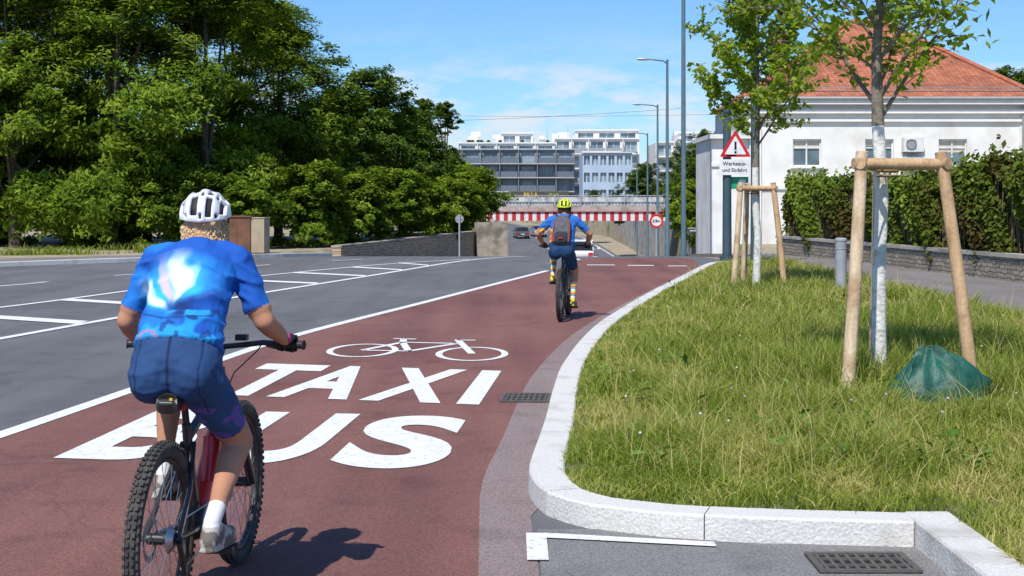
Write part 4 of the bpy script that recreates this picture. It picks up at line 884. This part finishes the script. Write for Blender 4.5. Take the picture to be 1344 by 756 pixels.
    for i,p in enumerate(co):
        best=9;bn=None
        for bo in bones:
            d_,t=segd(p,bo[1],bo[2]); q=d_-(bo[3]*(1-t)+bo[4]*t)
            if q<best: best=q;bn=(bo[0],t,bo[5])
        k,t,s=bn; cloth=False
        waist=(p-V3((0,.225,1.065))).dot(V3((0,.5,.866)))
        if k in('torso','pelvis'):
            if waist>0: c=jersey(p); cloth=True
            else: c=shorts(p); cloth=True
            if k=='torso' and p.z>1.478 and (p-neck1).length<.12: c=SKIN
        elif k=='uarm':
            if t<sleeve_t: c=jersey(p);cloth=True
            else: c=SKIN
        elif k=='farm': c=SKIN
        elif k=='thigh':
            if waist>0: c=jersey(p); cloth=True
            elif t<short_t: c=shorts(p);cloth=True
            else: c=SKIN
        elif k=='shin': c=sock(t,p) or SKIN
        elif k=='foot': c=shoe(p)
        elif k=='sole': c=(.03,.03,.03)
        elif k=='neck': c=SKIN if p.z>1.485 else jersey(p)
        else:
            c=SKIN
            l=RH.transposed()@(p-head)
            if l.y>.07 and abs(l.x)<.024 and abs(l.z+.056)<.006: c=(.35,.10,.09)
            if l.z>.045 or (l.y<.02 and l.z>-.055 and abs(l.x)<.074) or (l.y<-.03 and l.z>-.08): c=hair
        if c is SKIN:
            v_=1+.12*noise.noise(p*14); c=(SKIN[0]*v_,SKIN[1]*v_*.98,SKIN[2]*v_*.96)
        if cloth:
            q=p+V3((0,0,.3*abs(p.x)))
            amp=1.0 if waist>0 else .45
            w=(1-abs(noise.noise(V3((q.x*5,q.y*5,q.z*15))))*2)**2*.010*amp+noise.noise(V3((q.x*14,q.y*8,q.z*22)))*.0075*amp+noise.noise(p*38)*.002-.003
            if 0<waist<.03: w+=.006
            if -.006<waist<=0: w-=.004
            disp.append((i,w))
        cols[i,:3]=c
    for i,w in disp: me.vertices[i].co=co[i]+nr[i]*w
    a=me.attributes.new('Col','FLOAT_COLOR','POINT'); a.data.foreach_set('color',cols.ravel())
    me.materials.clear(); me.materials.append(m_cloth); me.polygons.foreach_set('use_smooth',[True]*len(me.polygons)); me.polygons.foreach_set('material_index',[0]*len(me.polygons))
    o=bpy.data.objects.new('body',me); COL.objects.link(o); o.parent=root
    mb=MB()
    for s in(-1,1): mb.ell(hp(s*.030,.078,.005),(.013,.013,.011),0,12,8); mb.ell(hp(s*.030,.088,.005),(.006,.005,.006),1,10,6)
    mb.obj('eyes',[m_swhite,m_sblack],root)
    for s,wr in hands:
        mb=MB(); g=V3((s*.318,.745,1.042)); X=V3((s,-.2,0)).normalized()
        pt=lambda x,y,z: g+X*x+V3((0,y,z))
        mb.loft([(wr+V3((0,-.035,.018)),.030,.024),(wr,.031,.023),(pt(0,-.052,.026),.036,.020),(pt(0,-.022,.034),.040,.016),(pt(0,.0,.031),.036,.010)],16,0,X)
        for k,(xo,l) in enumerate(((-.031,1.0),(-.010,1.08),(.011,1.02),(.031,.85))):
            P=[pt(xo,-.008,.033),pt(xo,.021*l,.031),pt(xo,.034*l,.010),pt(xo,.030*l,-.014),pt(xo,.010,-.027)]; rs_=[.0098,.0095,.009,.0085,.0075]
            for q in range(4): mb.caps(P[q],rs_[q],P[q+1],rs_[q+1],0,10)
        P=[pt(-.032,-.045,.012),pt(-.047,-.020,-.004),pt(-.045,.004,-.020),pt(-.034,.020,-.022)]
        for q in range(3): mb.caps(P[q],.0125-.001*q,P[q+1],.0115-.001*q,0,10)
        mh=remesh(mb,.0032,2); cc=np.zeros((len(mh.vertices),4),np.float32); cc[:,3]=1
        for i,v in enumerate(mh.vertices):
            cc[i,:3]=glove(v.co,wr,g)
        a=mh.attributes.new('Col','FLOAT_COLOR','POINT'); a.data.foreach_set('color',cc.ravel()); mh.materials.clear(); mh.materials.append(m_glove); mh.polygons.foreach_set('use_smooth',[True]*len(mh.polygons)); mh.polygons.foreach_set('material_index',[0]*len(mh.polygons))
        o=bpy.data.objects.new('hand_right' if s>0 else 'hand_left',mh); COL.objects.link(o); o.parent=root
    tiltm=Matrix.Rotation(rad(4),3,'X'); hc=hp(0,-.005,.022)
    nu,nv=41,48; vs=[];fs=[]
    for i in range(nu):
        u=rad(-84+168*i/(nu-1))
        for j in range(nv):
            v=rad(-14+204*j/(nv-1)); rib=1+.02*math.cos(u*12)
            q=V3((math.sin(u)*.108,-math.cos(u)*math.cos(v)*.138,math.cos(u)*math.sin(v)*.114))*rib
            if q.z<0: q.z*=.6
            vs.append(hc+RH@(tiltm@q))
    for i in range(nu-1):
        for j in range(nv-1):
            uc=(i+.5)/(nu-1)*9; band=int(uc); fr_=uc-band; vd=-14+204*(j+.5)/(nv-1)
            sl=6*math.sin(band)
            vent=(band in(1,3,5,7)) and .08<fr_<.95 and ((8+sl<vd<60+sl) or (72+sl<vd<114+sl) or (124+sl<vd<172)) or (band in (2,4,6) and .25<fr_<.8 and ((-2<vd<14) or (56<vd<76) or (100<vd<122)))
            if vent: continue
            fs.append((i*nv+j,(i+1)*nv+j,(i+1)*nv+j+1,i*nv+j+1))
    mb=MB(); mb.add(vs,fs); o=mb.obj('helmet_shell',M('helmet_shell',helm[0],helm[1],scale=14,detail=1,rough=.3,coat=.4,lo=.48,hi=.52),root,angle=60); so=o.modifiers.new('s','SOLIDIFY'); so.thickness=.018; so.offset=-1; sb=o.modifiers.new('b','SUBSURF'); sb.levels=1; sb.render_levels=1
    mb=MB(); mb.ell(hc+V3((0,0,.018)),(.086,.114,.080),0,24,14,RH@tiltm); mb.obj('helmet_liner',m_blk,root)
    mb=MB()
    for s in(-1,1): mb.tube([hp(s*.088,-.03,-.01),hp(s*.082,.01,-.07),hp(s*.03,.045,-.118),hp(0,.05,-.122)],.005,6); mb.tube([hp(s*.088,.05,.01),hp(s*.082,.012,-.07)],.005,6)
    mb.obj('helmet_straps',m_blk,root)
    rs=random.Random(3); mb=MB()
    mb.ell(hp(0,-.045,-.045),(.066,.062,.055),0,20,12,RH)
    for i in range(800):
        a=rs.uniform(-2.0,2.0); st=hp(math.sin(a)*.080,-math.cos(a)*.100 if abs(a)<1.9 else -.02,-.012+rs.uniform(-.05,.02))
        ln=rs.uniform(.04,.095)*(1 if abs(a)<1.2 else .7)*hairlen; mb.tube([st,st+RH@V3((math.sin(a)*.010+rs.uniform(-.012,.012),-.014,-ln*.5)),st+RH@V3((rs.uniform(-.025,.025)-math.sin(a)*.02,.0,-ln))],[.0042,.0036,.001],4,0)
    mb.obj('hair',M('hair',hair,tuple(min(1,c*1.4) for c in hair),scale=60,rough=.6),root)

def nz(p,s): return noise.noise(Vector(p)*s)
R1=empty('cyclist',(-1.335,5.42,.004),rad(-4)); b1=empty('bicycle',(0,0,0)); b1.parent=R1
cr1=rad(205)
bicycle(b1,(.03,.03,.035),cr1,(.55,.03,.03))
def mixc(a,b,t): t=max(0,min(1,t)); return tuple(x*(1-t)+y*t for x,y in zip(a,b))
def ss(a,b,x): t=max(0,min(1,(x-a)/(b-a))); return t*t*(3-2*t)
def j1(p):
    x,z=p.x,p.z
    c=mixc((.010,.09,.42),(.015,.17,.58),ss(-.15,.25,nz(p,7)))
    dx,dz=x+.02,z-1.225; r=math.hypot(dx,dz*.9); th=math.atan2(dx,dz)+.45*nz(p,8)+.15*nz(p,19)
    if dz>-.03:
        fall=ss(.23,.10,r)*ss(.01,.06,r)*ss(1.4,.9,abs(th+.30))
        c=mixc(c,(.04,.44,.80),fall*.95)
        ray=ss(-.1,.45,math.sin(th*5.2+.9)+.35*nz(p,15)); c=mixc(c,(.40,.80,.90),ray*fall)
        ray2=ss(.45,.85,math.sin(th*5.2+.9)+.2*nz(p,22)); c=mixc(c,(.88,.88,.90),ray2*fall)
        ray3=ss(.55,.9,math.sin(th*4.2+3.0)); c=mixc(c,(.72,.50,.74),ray3*fall*.8)
    f=math.exp(-((x-.02)/.05)**2-((z-1.235)/.04)**2); c=mixc(c,(.008,.03,.16),f*1.2)
    if z<1.23 and abs(x)<.155:
        f=ss(-.14,.10,nz(Vector((x,p.y,z)),13)+.25*(1.20-z)*5); c=mixc(c,(.02,.32,.74),f*.9)
        if nz(p,26)>.22 and x>-.05: c=mixc(c,(.01,.04,.20),.8)
        d_=abs(math.hypot(x+.09,(z-1.12)*1.2)-.033); c=mixc(c,(.42,.16,.30),.75 if d_<.007 else 0)
    if abs(x)<.14 and abs(z-1.20-.05*abs(x))<.0035: c=mixc(c,(.004,.03,.14),.7)
    return c
def s1(p):
    c=mixc((.018,.055,.15),(.025,.075,.20),.5+nz(p,6)); 
    if abs(p.x)<.004 and p.y<.12: c=(.01,.02,.07)
    if p.z<.84 and nz(p,13)>.12: c=mixc(c,(.16,.08,.40),.6)
    if abs(abs(p.x)-.125)<.003 and p.y<.2: c=(.01,.025,.08)
    return c
def sock1(t,p):
    return (.70,.70,.70) if t>.80 else None
def shoe1(p):
    return (.42,.40,.37) if nz(p,22)>-.05 else (.15,.13,.11)
def gl1(v,wr,g):
    return (.50,.04,.22) if (v-wr).length<.020 or v.y<wr.y-.012 else (.018,.018,.02)
rider(R1,cr1,j1,s1,sock1,shoe1,gl1,((.76,.76,.78),(.62,.64,.67)),(.50,.35,.19),elbow=(.42,-.12,-.9),head_yaw=rad(6),vox=.0062,hdz=-.022)
mb=MB(); mb.loft([((0,.055,.885),.03,.02),((0,.06,.875),.042,.038),((0,.13,.88),.045,.042),((0,.20,.90),.032,.022),((0,.23,.905),.02,.012)],16,0,Vector((1,0,0)),3.2)
mb.box((0,.052,.88),(.05,.006,.008),1); mb.box((.02,.051,.895),(.012,.006,.01),2); mb.obj('saddle_bag',[m_blk,M('reflective',(.5,.5,.5)),M('tag_yellow',(.8,.5,.02))],b1)
mb=MB(); mb.tube([(0,.285,.84),(0,.262,.838)],.018,12); mb.obj('rear_light',m_sred,b1)
mb=MB(); mb.tube([(.05,.47,.50),(.05,.51,.68)],[.036,.036],16); mb.tube([(.05,.51,.68),(.05,.517,.71)],[.02,.016],12); mb.obj('bottle',M('bottle_red',(.6,.03,.05),(.5,.02,.04),rough=.3),b1)

R2=empty('cyclist',(.68,20.0,.004),rad(-8)); b2=empty('bicycle'); b2.parent=R2
cr2=rad(262)
bicycle(b2,(.03,.03,.03),cr2,(.04,.04,.05))
def j2(p):
    c=mixc((.02,.12,.42),(.03,.17,.52),.5+nz(p,6))
    if p.x<-.12 and 1.0<p.z<1.3: c=(.75,.6,.05) if nz(p,20)>0 else (.55,.08,.05)
    return c
s2=lambda p:(.012,.045,.12)
def sock2(t,p):
    if t<.45: return None
    k=int(t*16)%4; return [(.75,.55,.04),(.55,.12,.06),(.05,.35,.40),(.70,.68,.6)][k]
sh2=lambda p:(.65,.55,.05) if nz(p,18)>0 else (.05,.05,.05)
gl2=lambda v,wr,g:(.03,.03,.035)
rider(R2,cr2,j2,s2,sock2,sh2,gl2,((.72,.78,.03),(.5,.6,.02)),(.05,.035,.025),elbow=(.9,-.2,-.6),bulk=1.06,hairlen=.35)
mb=MB(); mb.loft([((0,.10,1.07),.10,.05),((0,.115,1.09),.125,.085),((0,.19,1.22),.135,.095),((0,.27,1.36),.125,.085),((0,.325,1.45),.09,.06),((0,.335,1.465),.06,.035)],24,0,Vector((1,0,0)),3.4)
mb.loft([((0,.06,1.10),.08,.03),((0,.07,1.12),.095,.045),((0,.11,1.22),.095,.045),((0,.14,1.25),.08,.03)],18,1,Vector((1,0,0)),3)
for s in(-1,1):
    mb.tube([(s*.075,.31,1.44),(s*.095,.43,1.50),(s*.11,.55,1.42),(s*.13,.50,1.25),(s*.12,.30,1.13)],.014,8,1); mb.tube([(s*.115,.04,1.12),(s*.12,.12,1.30),(s*.10,.22,1.42)],.006,6,2)
mb.box((0,.02,1.17),(.06,.012,.02),2); mb.obj('backpack',[M('backpack_grey',(.07,.07,.08),(.11,.11,.12),scale=20,rough=.9,bump=.3),M('backpack_dark',(.03,.03,.035),rough=.9),M('backpack_red',(.45,.03,.03))],R2)

# ------------------------------------------------------------------ light
D=Vector((.371*.588,.928*.588,-.809)).normalized()
sl=bpy.data.lights.new('sun','SUN'); sl.energy=5.0; sl.angle=rad(.53); sl.color=(1,.955,.88); so=bpy.data.objects.new('sun',sl); so.rotation_euler=D.to_track_quat('-Z','Y').to_euler(); so.location=(0,0,40); COL.objects.link(so)
w=bpy.data.worlds.new('World'); scene.world=w; w.use_nodes=True; N=w.node_tree.nodes; L=w.node_tree.links; bg=N['Background']; bg.inputs['Strength'].default_value=.11
sky=N.new('ShaderNodeTexSky'); sky.sky_type='NISHITA'; sky.sun_disc=False; sky.sun_elevation=rad(54); sky.sun_rotation=math.atan2(-D.x,-D.y); sky.air_density=1.0; sky.dust_density=.3; sky.ozone_density=2.5
tc=N.new('ShaderNodeTexCoord'); sp=N.new('ShaderNodeSeparateXYZ'); L.new(tc.outputs['Generated'],sp.inputs[0])
mp=N.new('ShaderNodeMapping'); mp.inputs['Scale'].default_value=(1,1,3.0); mp.inputs['Location'].default_value=(.62,.1,.1); L.new(tc.outputs['Generated'],mp.inputs[0])
n1=N.new('ShaderNodeTexNoise'); n1.inputs['Scale'].default_value=15; n1.inputs['Detail'].default_value=9; n1.inputs['Roughness'].default_value=.6; L.new(mp.outputs[0],n1.inputs['Vector'])
r1=N.new('ShaderNodeValToRGB'); r1.color_ramp.elements[0].position=.46; r1.color_ramp.elements[1].position=.62; L.new(n1.outputs['Fac'],r1.inputs[0])
bd=N.new('ShaderNodeValToRGB'); el=bd.color_ramp.elements; el[0].position=.0; el[0].color=(.6,.6,.6,1); el[1].position=.125; el[1].color=(0.02,0.02,0.02,1); k=el.new(.080); k.color=(.85,.85,.85,1); k=el.new(.1); k.color=(.25,.25,.25,1); L.new(sp.outputs['Z'],bd.inputs[0])
mu=N.new('ShaderNodeMath'); mu.operation='MULTIPLY'; L.new(r1.outputs[0],mu.inputs[0]); L.new(bd.outputs[0],mu.inputs[1])
tint=N.new('ShaderNodeMixRGB'); tint.blend_type='MULTIPLY'; tint.inputs[0].default_value=1; tint.inputs[2].default_value=(.68,1.0,1.36,1); L.new(sky.outputs[0],tint.inputs[1])
cm=N.new('ShaderNodeMixRGB'); L.new(mu.outputs[0],cm.inputs[0]); L.new(tint.outputs[0],cm.inputs[1]); cm.inputs[2].default_value=(7.4,7.7,8.3,1); L.new(cm.outputs[0],bg.inputs['Color'])

cam=bpy.data.cameras.new('camera'); cam.sensor_width=36; cam.lens=50; cam.shift_y=-.0818; cam.clip_start=.1; cam.clip_end=4000
co_=bpy.data.objects.new('camera',cam); co_.location=(0,0,1.65); co_.rotation_euler=(rad(90),0,0); COL.objects.link(co_); scene.camera=co_
scene.view_settings.view_transform='Standard'; scene.view_settings.look='None'; scene.view_settings.exposure=0
